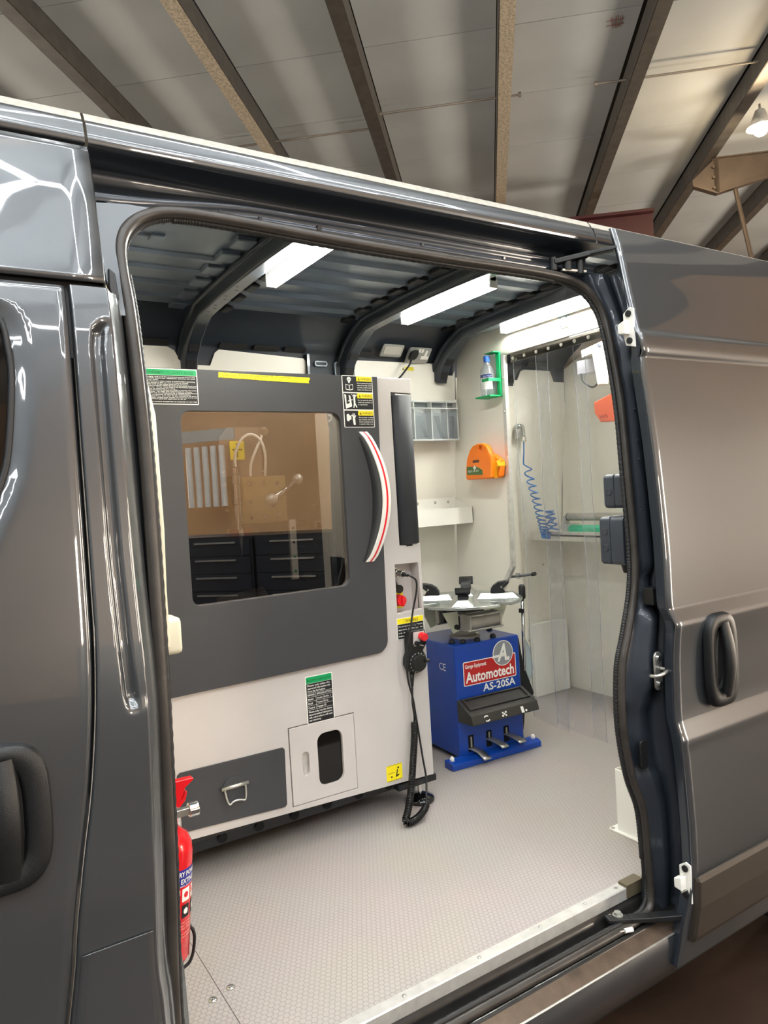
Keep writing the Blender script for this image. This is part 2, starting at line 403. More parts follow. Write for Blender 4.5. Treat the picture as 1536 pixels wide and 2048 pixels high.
# tall light panels added on both long walls to light the ceiling softly
M_WPAN = mat('added warm light panel', 'ffffff', .5, emit=ADDED_PANEL_LIGHT, ecol=(1, .86, .70), var=0)
for side, n, us in (('behind the viewer', 8.85, (-5.4, .2, 5.5, 10.5)), ('beyond the far side of the van', -9.85, (-4., 2., 8., 14.))):
    for k, u in enumerate(us):
        s_ = 1 if n > 0 else -1
        t = thing('added_light_panel', 'added tall light panel %s, %s from the cab end' % (side, ('first', 'second', 'third', 'fourth')[k]), 'lamp', hall(u, n, GZ+.3), 'added light panels on the workshop walls')
        bm = nb(); hbox(bm, u-.55, u+.55, min(n, n+s_*.05), max(n, n+s_*.05), GZ+.3, 2.45); obj('frame', bm, M_TIE, t)
        bm = nb(); hbox(bm, u-.5, u+.5, n-.012, n+.012, GZ+.35, 2.4); obj('diffuser', bm, M_WPAN, t)
# things along the wall behind the viewer (seen mirrored in the lathe window)
def hthing(nm, lab, cat, u, n, z, group=None): return thing(nm, lab, cat, hall(u, n, z), group)
for k, u in enumerate((-4.6, -3.5, -2.4, -1.3, -.2)):
    t = hthing('tool_cabinet', 'black steel tool cabinet behind the viewer, %s from the cab end' % ('first', 'second', 'third', 'fourth', 'fifth')[k], 'cabinet', u, 6.6, GZ, 'tool cabinets behind the viewer')
    bm = nb(); hbox(bm, u-.53, u+.53, 6.22, 7.0, GZ, .86); obj('carcass', bm, mat('black cabinet steel', '15181d', .4), t)
    for j in range(6):
        bm = nb(); hbox(bm, u-.50, u+.50, 6.20, 6.22, GZ+.08+.23*j, GZ+.29+.23*j); d_ = obj('drawer', bm, mat('dark drawer front', '1d222a', .35), t)
        bm = nb(); hbox(bm, u-.30, u+.30, 6.17, 6.20, GZ+.24+.23*j, GZ+.26+.23*j); obj('pull', bm, M_STEEL, d_)
for k in range(5):
    u = -4.08+.155*k; bm = nb(); tube(bm, [hall(u, 8.4, 1.25), hall(u, 8.4, 2.25)], .05, 10); o = obj('paper_roll', bm, mat('white paper roll', 'e6e0d6', .7), None, loc=hall(u, 8.4, 1.25))
    tag(o, 'white paper roll hung on the wall behind the viewer, number %s from the cab end' % ('one', 'two', 'three', 'four', 'five')[k], 'roll', 'paper rolls behind the viewer')
bm = nb(); hbox(bm, -4.3, -3.2, 8.36, 8.40, 2.33, 2.52); o = obj('wall_sign', bm, mat('pale grey board', 'b8b2a8', .6), None, loc=hall(-3.75, 8.38, 2.33)); tag(o, 'pale grey board above the paper rolls behind the viewer', 'board')
for k in range(7):
    u = -.95+.11*k; bm = nb(); bar(bm, hall(u, 8.0, GZ+.04), hall(u, 8.7, 2.4-.13*(k % 3)), .07, .03, up=(0, 0, 1))
    o = obj('leaning_plank', bm, mat('blue plank' if k < 3 else 'brown plank', '2d3a55' if k < 3 else '5a4433', .6), None, loc=hall(u, 8.0, GZ)); tag(o, '%s plank leaning on the wall behind the viewer, %s of seven' % ('dark blue' if k < 3 else 'brown', ('first', 'second', 'third', 'fourth', 'fifth', 'sixth', 'last')[k]), 'plank', 'planks behind the viewer')
# hexagon LED light grid over the bay on the viewer's side (seen mirrored in the cab)
hx = thing('hexagon_light', 'hexagon grid of white led tubes on the workshop ceiling behind the viewer', 'lamp', (-.6, -4.2, 4.55))
HS = 1.05; HC = (-.4, -4.0); edges = set()
for q in range(-2, 3):
    for r_ in range(-1, 2):
        cx = HC[0]+HS*1.5*q; cy = HC[1]+HS*1.7320508*(r_+(q % 2)/2)
        pv = [(round(cx+HS*math.cos(R(60*k)), 3), round(cy+HS*math.sin(R(60*k)), 3)) for k in range(6)]
        for k in range(6): edges.add(tuple(sorted((pv[k], pv[(k+1) % 6]))))
uniq = []
for e in sorted(edges):
    mid = ((e[0][0]+e[1][0])/2, (e[0][1]+e[1][1])/2)
    if all(abs(mid[0]-m[0])+abs(mid[1]-m[1]) > .05 for _, m in uniq): uniq.append((e, mid))
for e, _ in uniq:
    a, b = Vector((*e[0], 4.55)), Vector((*e[1], 4.55)); d = (b-a).normalized()
    bm = nb(); bar(bm, a+d*.03, b-d*.03, .085, .03); obj('led_tube', bm, M_HEX, hx)

# ================================================================== VAN
van = thing('van', 'dark grey metallic panel van with its side door slid open', 'van', (0, 0, 0))
YB = smooth_tab([(-.62, -.03), (-.25, -.06), (-.15, -.08), (0, -.10), (.2, -.11), (.45, -.108), (.9, -.10), (1.1, -.088), (1.4, -.065), (1.7, -.035), (1.9, .005), (2.0, .03), (2.08, .06)], 6)
def yb(z): return itp(YB, z)
def ybc(z): return yb(z)-.005*sstep(.72, .60, z)*sstep(.40, .58, z)   # with the waist crease
SEAM = smooth_tab([(-.4, .05), (.2, .128), (.37, .154), (.454, .168), (.543, .178), (.657, .197), (.763, .217), (.9, .234), (1.038, .244), (1.179, .247), (1.418, .250), (1.671, .253), (1.74, .252)])
EDGE = smooth_tab([(-.4, .335), (.294, .323), (.394, .317), (.493, .318), (.732, .328), (.878, .333), (.994, .333), (1.17, .329), (1.416, .328), (1.677, .329), (1.745, .326)])
GLS = smooth_tab([(1.10, -.05), (1.2, .035), (1.28, .075), (1.357, .11), (1.42, .127), (1.549, .142), (1.615, .140), (1.661, .132), (1.69, .10), (1.70, .03)])
# --- front door
rows = []
zs = frange(-.35, 1.10, 30)+frange(1.102, 1.70, 40)+frange(1.702, 1.738, 3)
for z in zs:
    xr = itp(SEAM, z)-.005; win = 1.101 < z < 1.701
    xl = itp(GLS, z) if win else -9
    r = []
    for x in [-.9, -.6, -.3, -.12]+frange(-.05, xr-.02, 26)+[xr-.010, xr-.004, xr]:
        x = max(x, xl); y = ybc(z)
        if 1.0 < z < 1.72:
            d = x-itp(GLS, z); y += .010*(1-sstep(0, .04, d))*sstep(1.72, 1.68, z)
        y += .006*sstep(xr-.006, xr, x)
        r.append((x, y, z))
    r.append((xr+.001, ybc(z)+.02, z)); rows.append(r)
bm = nb(); loft(bm, rows); fd = obj('front_door', bm, M_PAINT, van, smooth=True, solid=.004)
bm = nb(); loft(bm, [[(x, yb(z)+.014, z) for x in (-.9, -.4, itp(GLS, z)+.002)] for z in frange(1.102, 1.70, 24)]); obj('window_glass', bm, M_CARGL, fd, smooth=True)
bm = nb(); tube(bm, [(itp(GLS, z)+.001, yb(z)+.006, z) for z in frange(1.12, 1.699, 40)], .006, 8); obj('window_seal', bm, M_RUBBER, fd, smooth=True)
def door_handle(parent, x0, x1, z0, z1, yf, lab):
    """bucket handle: bezel ring, dished cup, upright grip"""
    w_, h_ = x1-x0, z1-z0; cx = (x0+x1)/2
    prof = []
    for i in range(40):
        a = 2*math.pi*i/40; c, s = math.cos(a), math.sin(a)
        prof.append((cx+w_/2*math.copysign(abs(c)**.55, c), (z0+z1)/2+h_/2*math.copysign(abs(s)**.6, s)))
    sc = lambda k, kz, dx=0: [(cx+dx+(x-cx)*k, (z0+z1)/2+(z-(z0+z1)/2)*kz) for x, z in prof]
    loops = [(prof, .004), (prof, -.004), (sc(.97, .98), -.013), (sc(.94, .96), -.018), (sc(.57, .74), -.017), (sc(.52, .70), -.009), (sc(.42, .60), .03)]
    bm = nb(); V = [[bm.verts.new((x, yf(z)+d, z)) for x, z in lp] for lp, d in loops]
    for a, b in zip(V, V[1:]):
        for j in range(40): bm.faces.new((a[j], a[(j+1) % 40], b[(j+1) % 40], b[j]))
    bm.faces.new(V[-1])
    h = obj('handle', bm, M_BLACK, parent, smooth=True); h['label'] = lab
    bm = nb(); gx = cx+w_*.09; rows = []
    for t in frange(0, 1, 14):
        z = z0+h_*(.10+.80*t); bow = math.sin(math.pi*t)
        y = yf(z)-.012-.020*bow; hw = w_*.125+.004*bow
        rows.append([(gx-hw, y+.006, z), (gx-hw*.7, y-.006, z), (gx, y-.010, z), (gx+hw*.7, y-.006, z), (gx+hw, y+.006, z), (gx+hw*.6, y+.016, z), (gx-hw*.6, y+.016, z)])
    loft(bm, rows, closed=True); obj('grip', bm, M_BLACK, h, smooth=True)
door_handle(fd, -.035, .153, .640, .902, lambda z: ybc(z), 'black bucket door handle')
# --- B pillar with pressed groove
GZ0, GZ1 = .908, 1.668
rows = []
for z in frange(-.35, .86, 28)+frange(.87, .96, 12)+frange(.98, 1.60, 26)+frange(1.61, 1.70, 14)+frange(1.71, 1.742, 3):
    xl = itp(SEAM, z)+.005; xr = itp(EDGE, z); r = [(xl-.001, ybc(z)+.02, z), (xl, ybc(z)+.003, z)]
    for t in frange(.03, 1, 30):
        x = xl+(xr-xl)*t; y = ybc(z)
        gx = itp([(.9, .302), (.94, .293), (1.03, .289), (1.22, .285), (1.47, .287), (1.62, .288), (1.655, .293), (1.675, .31)], z)
        g = sstep(gx-.004, gx+.006, x)*(1-.75*sstep(gx+.016, gx+.026, x))*sstep(GZ0, GZ0+.03, z)*sstep(GZ1+.01, GZ1-.02, z)
        y += .014*g
        r.append((x, y, z))
    y = ybc(z); r += [(xr+.004, y+.006, z), (xr+.014, y+.03, z), (xr+.022, y+.034, z), (xr+.034, y+.05, z), (xr+.038, y+.070, z), (xr+.064, y+.074, z), (xr+.066, y+.10, z)]
    rows.append(r)
bm = nb(); loft(bm, rows); obj('side_pillar', bm, M_PAINT, van, smooth=True)
bm = nb(); loft(bm, [[(x, ybc(z)-.005, z) for x in frange(itp(SEAM, z)+.010, itp(EDGE, z)-.006, 8)] for z in frange(-.3, .470, 14)+[.480, .4840, .4855, .486]])
obj('fuel_flap', bm, M_PAINT, van, smooth=True, solid=.003)
# --- upper side panel above the cab door
bm = nb(); loft(bm, [[(x, yb(z), z) for x in frange(-.9, .322, 20)]+[(.326, yb(z)+.008, z), (.328, yb(z)+.06, z)] for z in frange(1.752, 2.052, 22)])
obj('upper_side_panel', bm, M_PAINT, van, smooth=True, solid=.004)
bm = nb(); loft(bm, [[(x, yb(z)+.02, z) for x in frange(-.9, .33, 4)] for z in frange(1.6, 2.06, 8)]); obj('panel_gap_backing', bm, M_RUBBER, van)
# --- roof: cab part, cant rail over the door, rear part (skin with crown)
def edgesec(x, lo=2.066):
    dz = -.05*sstep(.15, -.9, x)
    return [(x, y, z+dz) for y, z in ((yb(lo)+.02, lo-.004), (yb(lo)+.004, lo-.003), (yb(lo), lo), (.060, 2.090), (.068, 2.112), (.074, 2.121), (.080, 2.124))]
def roofsec(x):
    P = [(.076, 2.119), (.080, 2.130), (.090, 2.143), (.11, 2.153), (.14, 2.159), (.20, 2.165), (.35, 2.175), (.8, 2.19), (1.25, 2.175), (1.5, 2.155), (1.6, 2.12), (1.66, 2.0)]
    dz = -.08*sstep(.15, -.9, x)
    return [(x, y, z+dz) for y, z in P]
M_ROOFTOP = mat('dusty roof paint with painted sheen', 'a5a298', .6, .1, .1, var=.12, nscale=60)  # pale from dust, plus the lit ceiling's sheen put into the colour
for nm, a, b, k in (('cab', -.9, .322, 16), ('side', .328, 1.868, 12), ('rear', 1.874, 3.55, 12)):
    bm = nb(); loft(bm, [edgesec(x) for x in frange(a, b, k)]); obj(nm+'_roof_edge', bm, M_PAINT, van, smooth=True)
    bm = nb(); loft(bm, [roofsec(x) for x in frange(a, b, k)]); obj(nm+'_roof_skin', bm, M_ROOFTOP, van, smooth=True)
# --- header channel above the opening
SEALP = [(.369, -.045, .598), (.379, -.034, 1.007), (.386, -.003, 1.42), (.382, .023, 1.685), (.376, .046, 1.805), (.379, .057, 1.862), (.399, .066, 1.905), (.44, .075, 1.939), (.503, .079, 1.958), (.627, .081, 1.962), (.959, .077, 1.952), (1.283, .076, 1.949), (1.633, .077, 1.950), (1.781, .073, 1.934), (1.856, .061, 1.882), (1.884, .042, 1.783), (1.889, .010, 1.553), (1.879, -.012, 1.312), (1.870, -.030, 1.074), (1.851, -.037, .950), (1.804, -.041, .816), (1.767, -.043, .714), (1.755, -.046, .546), (1.779, -.049, .385), (1.823, -.049, .263), (1.840, -.045, .097), (1.845, -.045, .0), (1.825, -.052, -.05), (1.76, -.058, -.062), (1.6, -.060, -.064), (1.1, -.060, -.064), (.6, -.060, -.064), (.42, -.058, -.06), (.37, -.052, -.03), (.356, -.05, .243)]
rows = []
for x in frange(.332, 1.93, 46):
    k = sstep(.33, .75, x)          # the channel ribs sweep down at the front end
    e = .055*(1-k)
    P = [(.055, 2.064), (.075, 2.062), (.150, 2.058), (.158, 2.050), (.158, 2.040-.2*e), (.150, 2.030-.4*e), (.125, 2.024-.5*e), (.118, 2.018-.5*e), (.124, 2.008-.6*e), (.130, 1.998-.7*e), (.120, 1.990-.7*e), (.098, 1.985-.5*e), (.090, 1.979-.3*e), (.096, 1.970-.2*e), (.104, 1.962), (.10, 1.945)]
    rows.append([(x, y, z) for y, z in P])
bm = nb(); loft(bm, rows); hd = obj('door_header', bm, M_PAINTIN, van, smooth=True)
for x in (.62, .72, .88, 1.2, 1.5):
    bm = nb(); cyl(bm, (x, .088, 1.981), (x, .098, 1.984), .007 if x == .88 else .004, n=10); obj('drain_hole', bm, M_RUBBER if x == .88 else M_PAINTIN, hd)
# corner gusset at the front top of the opening
g = [(.331, 1.95), (.40, 1.958), (.50, 1.957), (.545, 1.952), (.49, 1.950), (.44, 1.935), (.405, 1.905), (.386, 1.865), (.380, 1.80), (.377, 1.70), (.352, 1.70), (.338, 1.78)]
bm = nb(); prism(bm, g, lambda a, b: Vector((a, yb(b)+.052, b)), lambda a, b: Vector((a, yb(b)+.062, b))); obj('corner_gusset', bm, M_PAINT, van, bevel=.003)
bm = nb(); prism(bm, [(.345, 1.80), (.357, 1.79), (.360, 1.735), (.350, 1.72), (.342, 1.76)], lambda a, b: Vector((a, yb(b)+.042, b)), lambda a, b: Vector((a, yb(b)+.056, b))); obj('latch_pocket', bm, M_RUBBER, van, bevel=.002)
# --- door seal all round with a ribbed inner lip
P = spline(SEALP, 8, True)
bm = nb(); tube(bm, P, .0135, 12, closed=True); se = obj('door_seal', bm, M_SEAL, van, smooth=True)
cxy = Vector((1.12, 0, .95)); P2 = []
for p in spline(SEALP, 60, True):
    d = Vector((cxy.x-p.x, 0, cxy.z-p.z)); d.x = math.copysign(min(abs(d.x), .5), d.x); d.z = math.copysign(min(abs(d.z), .5)**1, d.z)
    if abs(p.z-.95) < .85: d.z = 0
    if .5 < p.x < 1.7: d.x = 0
    P2.append(p+d.normalized()*.014+Vector((0, .010, 0)))
rad = [.0085 if (i//2) % 2 else .0077 for i in range(len(P2))]
bm = nb(); tube(bm, P2, rad, 6, closed=True); obj('ribbed_lip', bm, M_RUBBER, se, smooth=True)
# --- sill with step, track and tread
SEC = [(.012, -.012), (.004, -.034), (-.004, -.040), (-.010, -.055), (-.012, -.085), (-.030, -.09), (-.036, -.075), (-.042, -.062), (-.052, -.072), (-.068, -.078), (-.078, -.068), (-.084, -.078), (-.096, -.084), (-.112, -.092), (-.122, -.10), (-.126, -.112), (-.124, -.16), (-.10, -.24), (-.05, -.28)]
M_SILL = mat('scuffed sill paint', '232221', .34, .2, .2, var=.35, nscale=22)
XSL = (.30, .36, .8, 1.3, 1.7, 1.80, 1.86, 1.95)
bm = nb(); loft(bm, [[(x, y, z) for y, z in SEC[:12]] for x in XSL]); ds = obj('door_sill', bm, M_SILL, van, smooth=True)
bm = nb(); loft(bm, [[(x, y, z) for y, z in SEC[11:15]] for x in XSL]); obj('sill_tread', bm, mat('worn brown sill tread', '57493d', .36, .35, .1, var=.35, nscale=16, bump=.2, bscale=90), ds, smooth=True)
bm = nb(); loft(bm, [[(x, y, z) for y, z in SEC[14:]] for x in XSL]); obj('sill_skirt', bm, M_PAINT, ds, smooth=True)
bm = nb(); tube(bm, [(.33, -.1235, -.1025), (1.93, -.1235, -.1025)], .0032, 8); obj('worn_edge', bm, M_ALU, ds, smooth=True)
bm = nb(); tube(bm, [(.36, -.024, -.080), (1.76, -.024, -.080)], .006, 8); obj('slide_track', bm, M_STEEL, van, smooth=True)
bm = nb(); box(bm, .30, 3.5, -.05, 1.70, -.3, -.26); obj('underfloor', bm, M_BLACK, van)
# aluminium edge strip on the floor with screws
bm = nb(); loft(bm, [[(x, .034, .0045), (x, .034, .007), (x, .002, .007), (x, -.001, .004), (x, -.001, -.030), (x, .002, -.030)] for x in (.36, 1.79)]); st = obj('floor_edge_strip', bm, M_ALU, van)
for x in (.42, .68, .95, 1.2, 1.43, 1.62, 1.76):
    bm = nb(); lathe(bm, [(.006, 0), (.005, .0025), (.001, .003)], (x, .018, .007), n=10); obj('screw', bm, M_STEEL, st, smooth=True)
bm = nb(); box(bm, 1.785, 1.86, -.006, .03, -.025, .016); obj('strip_end', bm, mat('dull brown angle end', '6b6250', .5, .5), van)
# --- floor boards inside
bm = nb(); box(bm, .345, .5695, .005, 1.735, -.02, .0038); f1 = obj('floor_board', bm, MATS['hexfloor'], van)
bm = nb(); box(bm, .5715, 3.376, .005, 1.735, -.02, .0038); f2 = obj('floor_board', bm, MATS['hexfloor'], van)
for x, y in ((.543, .312), (.598, .330)):
    bm = nb(); lathe(bm, [(.0125, 0), (.011, .003), (.006, .0045), (.001, .005)], (x, y, .0038), n=16); obj('floor_screw', bm, M_CHROME, f1 if x < .57 else f2, smooth=True)
# --- far wall lining boards, rear wall, side lining near
def wy(z): return 1.735-.10*sstep(.9, 2.05, z)
def board(x0, x1, z0, z1, tops=None, nm='lining_board'):
    rows = []
    n = 10
    for z in frange(z0, z1, n): rows.append([(x, wy(z), z) for x in (x0, x1)])
    bm = nb(); loft(bm, rows); return obj(nm, bm, M_WHITE, van, smooth=False, solid=.006)
def board_poly(poly):
    bm = nb(); prism(bm, poly, lambda a, b: Vector((a, wy(b), b)), lambda a, b: Vector((a, wy(b)+.006, b))); return obj('lining_board', bm, M_WHITE, van)
# upper boards have cut-outs round the roof bow feet
board(.40, 1.005, 0, 1.80); board(1.008, 1.85, 0, 1.80); board(1.853, 2.60, 0, 1.80); board(2.603, 3.376, 0, 1.80)
board_poly([(.42, 1.80), (1.004, 1.80), (1.004, 1.925), (.985, 1.93), (.955, 1.985), (.925, 2.0), (.42, 2.0)])
board_poly([(1.008, 1.80), (1.60, 1.80), (1.60, 1.965), (1.585, 1.98), (1.16, 2.0), (1.14, 1.985), (1.115, 1.925), (1.008, 1.925)])
board_poly([(1.86, 1.80), (2.515, 1.80), (2.515, 1.96), (2.500, 1.93), (2.415, 1.93), (2.365, 1.99), (1.86, 1.985)])
board_poly([(2.52, 1.80), (3.37, 1.80), (3.37, 1.92), (3.28, 1.92), (3.25, 1.985), (3.04, 1.985), (3.01, 1.975), (2.98, 1.92), (2.87, 1.92), (2.84, 1.98), (2.65, 1.985), (2.60, 1.92), (2.52, 1.92)])
# grey steel between the boards behind the lathe top with its oval holes
bm = nb(); prism(bm, [(1.595, 1.70), (1.865, 1.70), (1.865, 2.03), (1.595, 2.03)], lambda a, b: Vector((a, wy(b)+.012, b)), lambda a, b: Vector((a, wy(b)+.02, b)))
sp = obj('side_post', bm, mat('mid grey primer', '7d8a92', .4, .2), van)
for (x0, x1, z0, z1) in ((1.645, 1.715, 1.945, 1.972), (1.755, 1.785, 1.90, 1.972)):
    bm = nb(); plate(bm, rr(x0, z0, x1, z1, .0125), [rr(x0+.006, z0+.006, x1-.006, z1-.006, .007)], XZ(1.634), XZ(1.655)); obj('hole_rim', bm, MATS['mid grey primer'], sp)
    bm = nb(); prism(bm, rr(x0+.005, z0+.005, x1-.005, z1-.005, .007), XZ(1.638), XZ(1.64)); obj('hole', bm, M_RUBBER, sp)
for x0, x1 in ((1.62, 1.65), (1.825, 1.86)):
    bm = nb(); box(bm, x0 if x0 > 1.8 else 1.597, x1 if x0 > 1.8 else 1.61, 1.62, 1.66, 1.70, 2.0); obj('post_flange', bm, M_PAINTIN, sp)
# rear wall (inside of the closed rear doors)
bm = nb(); prism(bm, [(.02, 0), (1.735, 0), (1.735, .9), (1.64, 2.0), (1.5, 2.06), (.1, 2.06), (.04, 1.9)], YZ(3.376), YZ(3.386)); obj('rear_lining', bm, M_WHITE, van)
bm = nb(); box(bm, 1.965, 3.376, .01, .02, 0, 2.02); obj('near_side_lining', bm, M_WHITE, van)
bm = nb(); loft(bm, [[(x, yb(z), z) for x in frange(1.955, 3.6, 8)] for z in frange(-.28, 2.06, 20)]); obj('rear_side_panel', bm, M_PAINT, van, smooth=True)
bm = nb(); box(bm, 3.6, 3.64, -.02, 1.7, -.28, 2.05); obj('rear_door_skin', bm, M_PAINT, van)
bm = nb(); box(bm, -.9, 3.6, 1.76, 1.80, -.28, 2.05); obj('far_side_skin', bm, M_PAINT, van)
bm = nb(); box(bm, .25, .340, .13, 1.62, -.1, 2.05); obj('cab_bulkhead', bm, M_PAINTIN, van)
bm = nb(); prism(bm, [(.06, .02), (1.7, .02), (1.6, 1.95), (.2, 1.95), (.06, 1.6)], YZ(.340), YZ(.352)); cb = obj('cream_bulkhead_trim', bm, M_CREAM, van)
bm = nb(); prism(bm, [(.075, 1.575), (.030, 1.50), (.022, 1.25), (.036, 1.12), (.036, .99), (.30, .99), (.34, 1.9), (.2, 1.9), (.12, 1.62)], YZ(.352), YZ(.424)); obj('padded_upper_trim', bm, M_CREAM, cb, bevel=.008)
bm = nb(); prism(bm, rr(.045, .975, .12, 1.055, .012), YZ(.40), YZ(.452)); obj('trim_boss', bm, M_CREAM, cb, bevel=.008)
# far cant rail with dark openings
def zr(y): return 2.165-.035*((y-.83)/.83)**2
bm = nb(); loft(bm, [[(x, 1.655, 1.90), (x, 1.645, 2.0), (x, 1.635, 2.02), (x, 1.58, 2.070), (x, 1.50, 2.118), (x, 1.46, 2.150)] for x in (.40, 1.0, 2.0, 3.376)]); cr = obj('cant_rail', bm, M_PAINTIN, van, smooth=True)
for (x0, x1) in ((.53, .70), (.76, .93), (1.16, 1.29), (1.325, 1.45), (1.48, 1.59), (1.88, 1.97), (2.62, 2.74), (2.75, 2.84), (3.05, 3.2)):
    bm = nb(); prism(bm, rr(x0, 0, x1, 1, .012), lambda a, b: Vector((a, 1.64-.028*b, 2.008+.020*b)), lambda a, b: Vector((a, 1.632-.028*b, 2.005+.020*b))); obj('rail_opening', bm, M_RUBBER, cr)
# --- inner roof sheet and pressed ribs
bm = nb(); loft(bm, [[(x, y, zr(y)) for y in frange(.135, 1.52, 16)] for x in frange(.40, 3.376, 6)]); ri = obj('roof_lining_sheet', bm, M_ROOFIN, van, smooth=True)
def rib(x0, x1, y, w_=.034, d=.013):
    bm = nb(); z = zr(y)-.0005; rows = []
    for x, k in ((x0, 0), (x0+.03, 1), (x1-.03, 1), (x1, 0)):
        rows.append([(x, y-w_/2, z+.002), (x, y-w_*.28, z-d*k), (x, y+w_*.28, z-d*k), (x, y+w_/2, z+.002)])
    loft(bm, rows); return obj('roof_rib', bm, M_ROOFIN, ri, smooth=False)
RY = [.20+.148*k for k in range(9)]
for y in RY:
    for x0, x1 in ((1.12, 1.74), (1.91, 2.34), (2.55, 3.3)): rib(x0, x1, y, .075, .014)
    if y > .9: rib(.42, .97, y, .05, .010)
    else:
        rib(.42, .70-.05*(y-.13), y, .022, .008)
        bm = nb(); box(bm, .68-.05*(y-.13), .725-.05*(y-.13), y-.026, y+.026, zr(y)-.010, zr(y)+.001); obj('rib_end', bm, M_ROOFIN, ri, bevel=.004)
    for x0, x1 in ((.895, .955), (1.120, 1.150), (1.715, 1.755), (2.315, 2.355)):
        bm = nb(); box(bm, x0, x1+.01, y+.03, y+.115, zr(y)-.020, zr(y)+.001); obj('bow_pad', bm, M_ROOFIN if x0 < 1 else M_RUBBER, ri, bevel=.006)
# --- roof bows
def bow(xa, xb):
    path = [(y, zr(y)-.075) for y in frange(.20, 1.38, 14)]+[(1.46, 2.040), (1.53, 2.0), (1.585, 1.945), (1.612, 1.88)]
    rows = []
    for i, (y, z) in enumerate(path):
        a = path[max(i-1, 0)]; b = path[min(i+1, len(path)-1)]; t = Vector((0, b[0]-a[0], b[1]-a[1])).normalized(); n = Vector((0, -t.z, t.y))
        o_ = Vector((0, y, z)); h = .062; w_ = xb-xa
        rows.append([tuple(Vector((x, 0, 0))+o_+n*k) for x, k in ((xa-.012, h), (xa-.010, h-.012), (xa, h-.014), (xa+.004, .006), (xa+.010, 0), (xb-.010, 0), (xb-.004, .006), (xb, h-.014), (xb+.010, h-.012), (xb+.012, h))])
    bm = nb(); loft(bm, rows); b_ = obj('roof_bow', bm, M_PAINTIN, van, smooth=False, bevel=.002)
    k = 0
    for y in (.98, 1.02, 1.10, 1.14, 1.22, 1.26, 1.31, 1.36):
        z = zr(y)-.0745; bm = nb(); box(bm, xa+.02+.012*(k % 2), xa+.03+.012*(k % 2), y-.004, y+.004, z-.0012, z+.002); obj('slot_hole', bm, M_RUBBER, b_); k += 1
    for (z0, z1, yy) in ((1.965, 1.995, 1.535), (1.895, 1.935, 1.588)):
        bm = nb(); prism(bm, rr(xa+.012, 0, xb-.012, 1, [.01, .01, .01, .01]), lambda a, b: Vector((a, yy+.020*(1-b)-.004, z0+(z1-z0)*b)), lambda a, b: Vector((a, yy+.020*(1-b)+.002, z0+(z1-z0)*b))); obj('oval_hole', bm, M_RUBBER, b_)
    return b_
for x in (1.025, 1.827, 2.418): bow(x-.045, x+.025)
bow(2.86, 2.93)
# --- rear jamb of the door opening (pressed steel between the seal and the slid-back door)
XS = smooth_tab([(-.10, 1.845), (.0, 1.845), (.097, 1.840), (.263, 1.823), (.385, 1.779), (.546, 1.755), (.714, 1.767), (.816, 1.804), (.950, 1.851), (1.074, 1.870), (1.312, 1.879), (1.553, 1.889), (1.783, 1.886), (1.882, 1.870), (1.96, 1.845)], 5)
rows = []
for z in frange(-.09, 1.97, 80):
    xs = itp(XS, z); ys = yb(z)+.06
    wd = 1.968-xs
    rec = .020*sstep(1.02, 1.00, z)*sstep(.90, .92, z)+.018*sstep(.60, .57, z)*sstep(.36, .40, z)
    boss = .022*sstep(1.60, 1.63, z)*sstep(1.80, 1.76, z)
    lock = .020*sstep(.62, .66, z)*sstep(.90, .86, z)
    rows.append([(xs+.004, ys+.03, z), (xs+.010, ys+.004, z), (xs+.018, ys-.002+rec, z), (xs+.02+wd*.14, ys-.006+rec-boss*.2, z), (xs+.02+wd*.20, ys-.022-boss-lock+rec, z), (xs+.02+wd*.42, ys-.026-boss-lock+rec, z),
                 (xs+.02+wd*.48, ys-.014-boss*.5+rec, z), (xs+.02+wd*.56, ys-.010, z), (xs+.02+wd*.62, ys-.034, z), (xs+.02+wd*.72, ys-.052, z), (1.965, yb(z)-.001, z), (1.975, yb(z)-.001, z)])
bm = nb(); loft(bm, rows); jb = obj('rear_jamb', bm, M_PAINTIN, van, smooth=True)
for (x, z) in ((1.925, 1.71), (1.935, 1.66), (1.93, 1.745), (1.915, 1.52), (1.91, 1.42), (1.905, 1.36), (1.89, 1.2)):
    bm = nb(); bmesh.ops.create_uvsphere(bm, u_segments=8, v_segments=6, radius=.016 if z == 1.71 else .0045, matrix=Matrix.Translation((x, yb(z)+.008 if z > 1.6 else yb(z)+.03, z))); obj('jamb_bolt' if z == 1.71 else 'weld_spot', bm, M_BLACK if z == 1.71 else M_PAINTIN, jb, smooth=True)
# striker
bm = nb(); prism(bm, rr(1.842, .645, 1.878, .765, .017), lambda a, b: Vector((a, -.100-.0*b, b)), lambda a, b: Vector((a, -.108, b))); sk = obj('latch_striker', bm, M_STEEL, van, bevel=.003)
bm = nb(); tube(bm, spline([(1.868, -.108, .712), (1.865, -.135, .712), (1.84, -.142, .708), (1.815, -.135, .702), (1.812, -.112, .700)], 5), .006, 8); obj('striker_loop', bm, M_STEEL, sk, smooth=True)
for z in (.665, .745):
    bm = nb(); cyl(bm, (1.860, -.108, z), (1.860, -.114, z), .009, n=12); obj('screw', bm, M_CHROME, sk)
bm = nb(); box(bm, 1.86, 1.93, -.10, -.06, .905, .96); obj('jamb_block', bm, M_BLACK, van, bevel=.004)
bm = nb(); prism(bm, rr(1.80, .40, 1.835, .49, .012), lambda a, b: Vector((a, -.072, b)), lambda a, b: Vector((a, -.06, b))); obj('lock_bracket', bm, M_BLACK, van, bevel=.003)

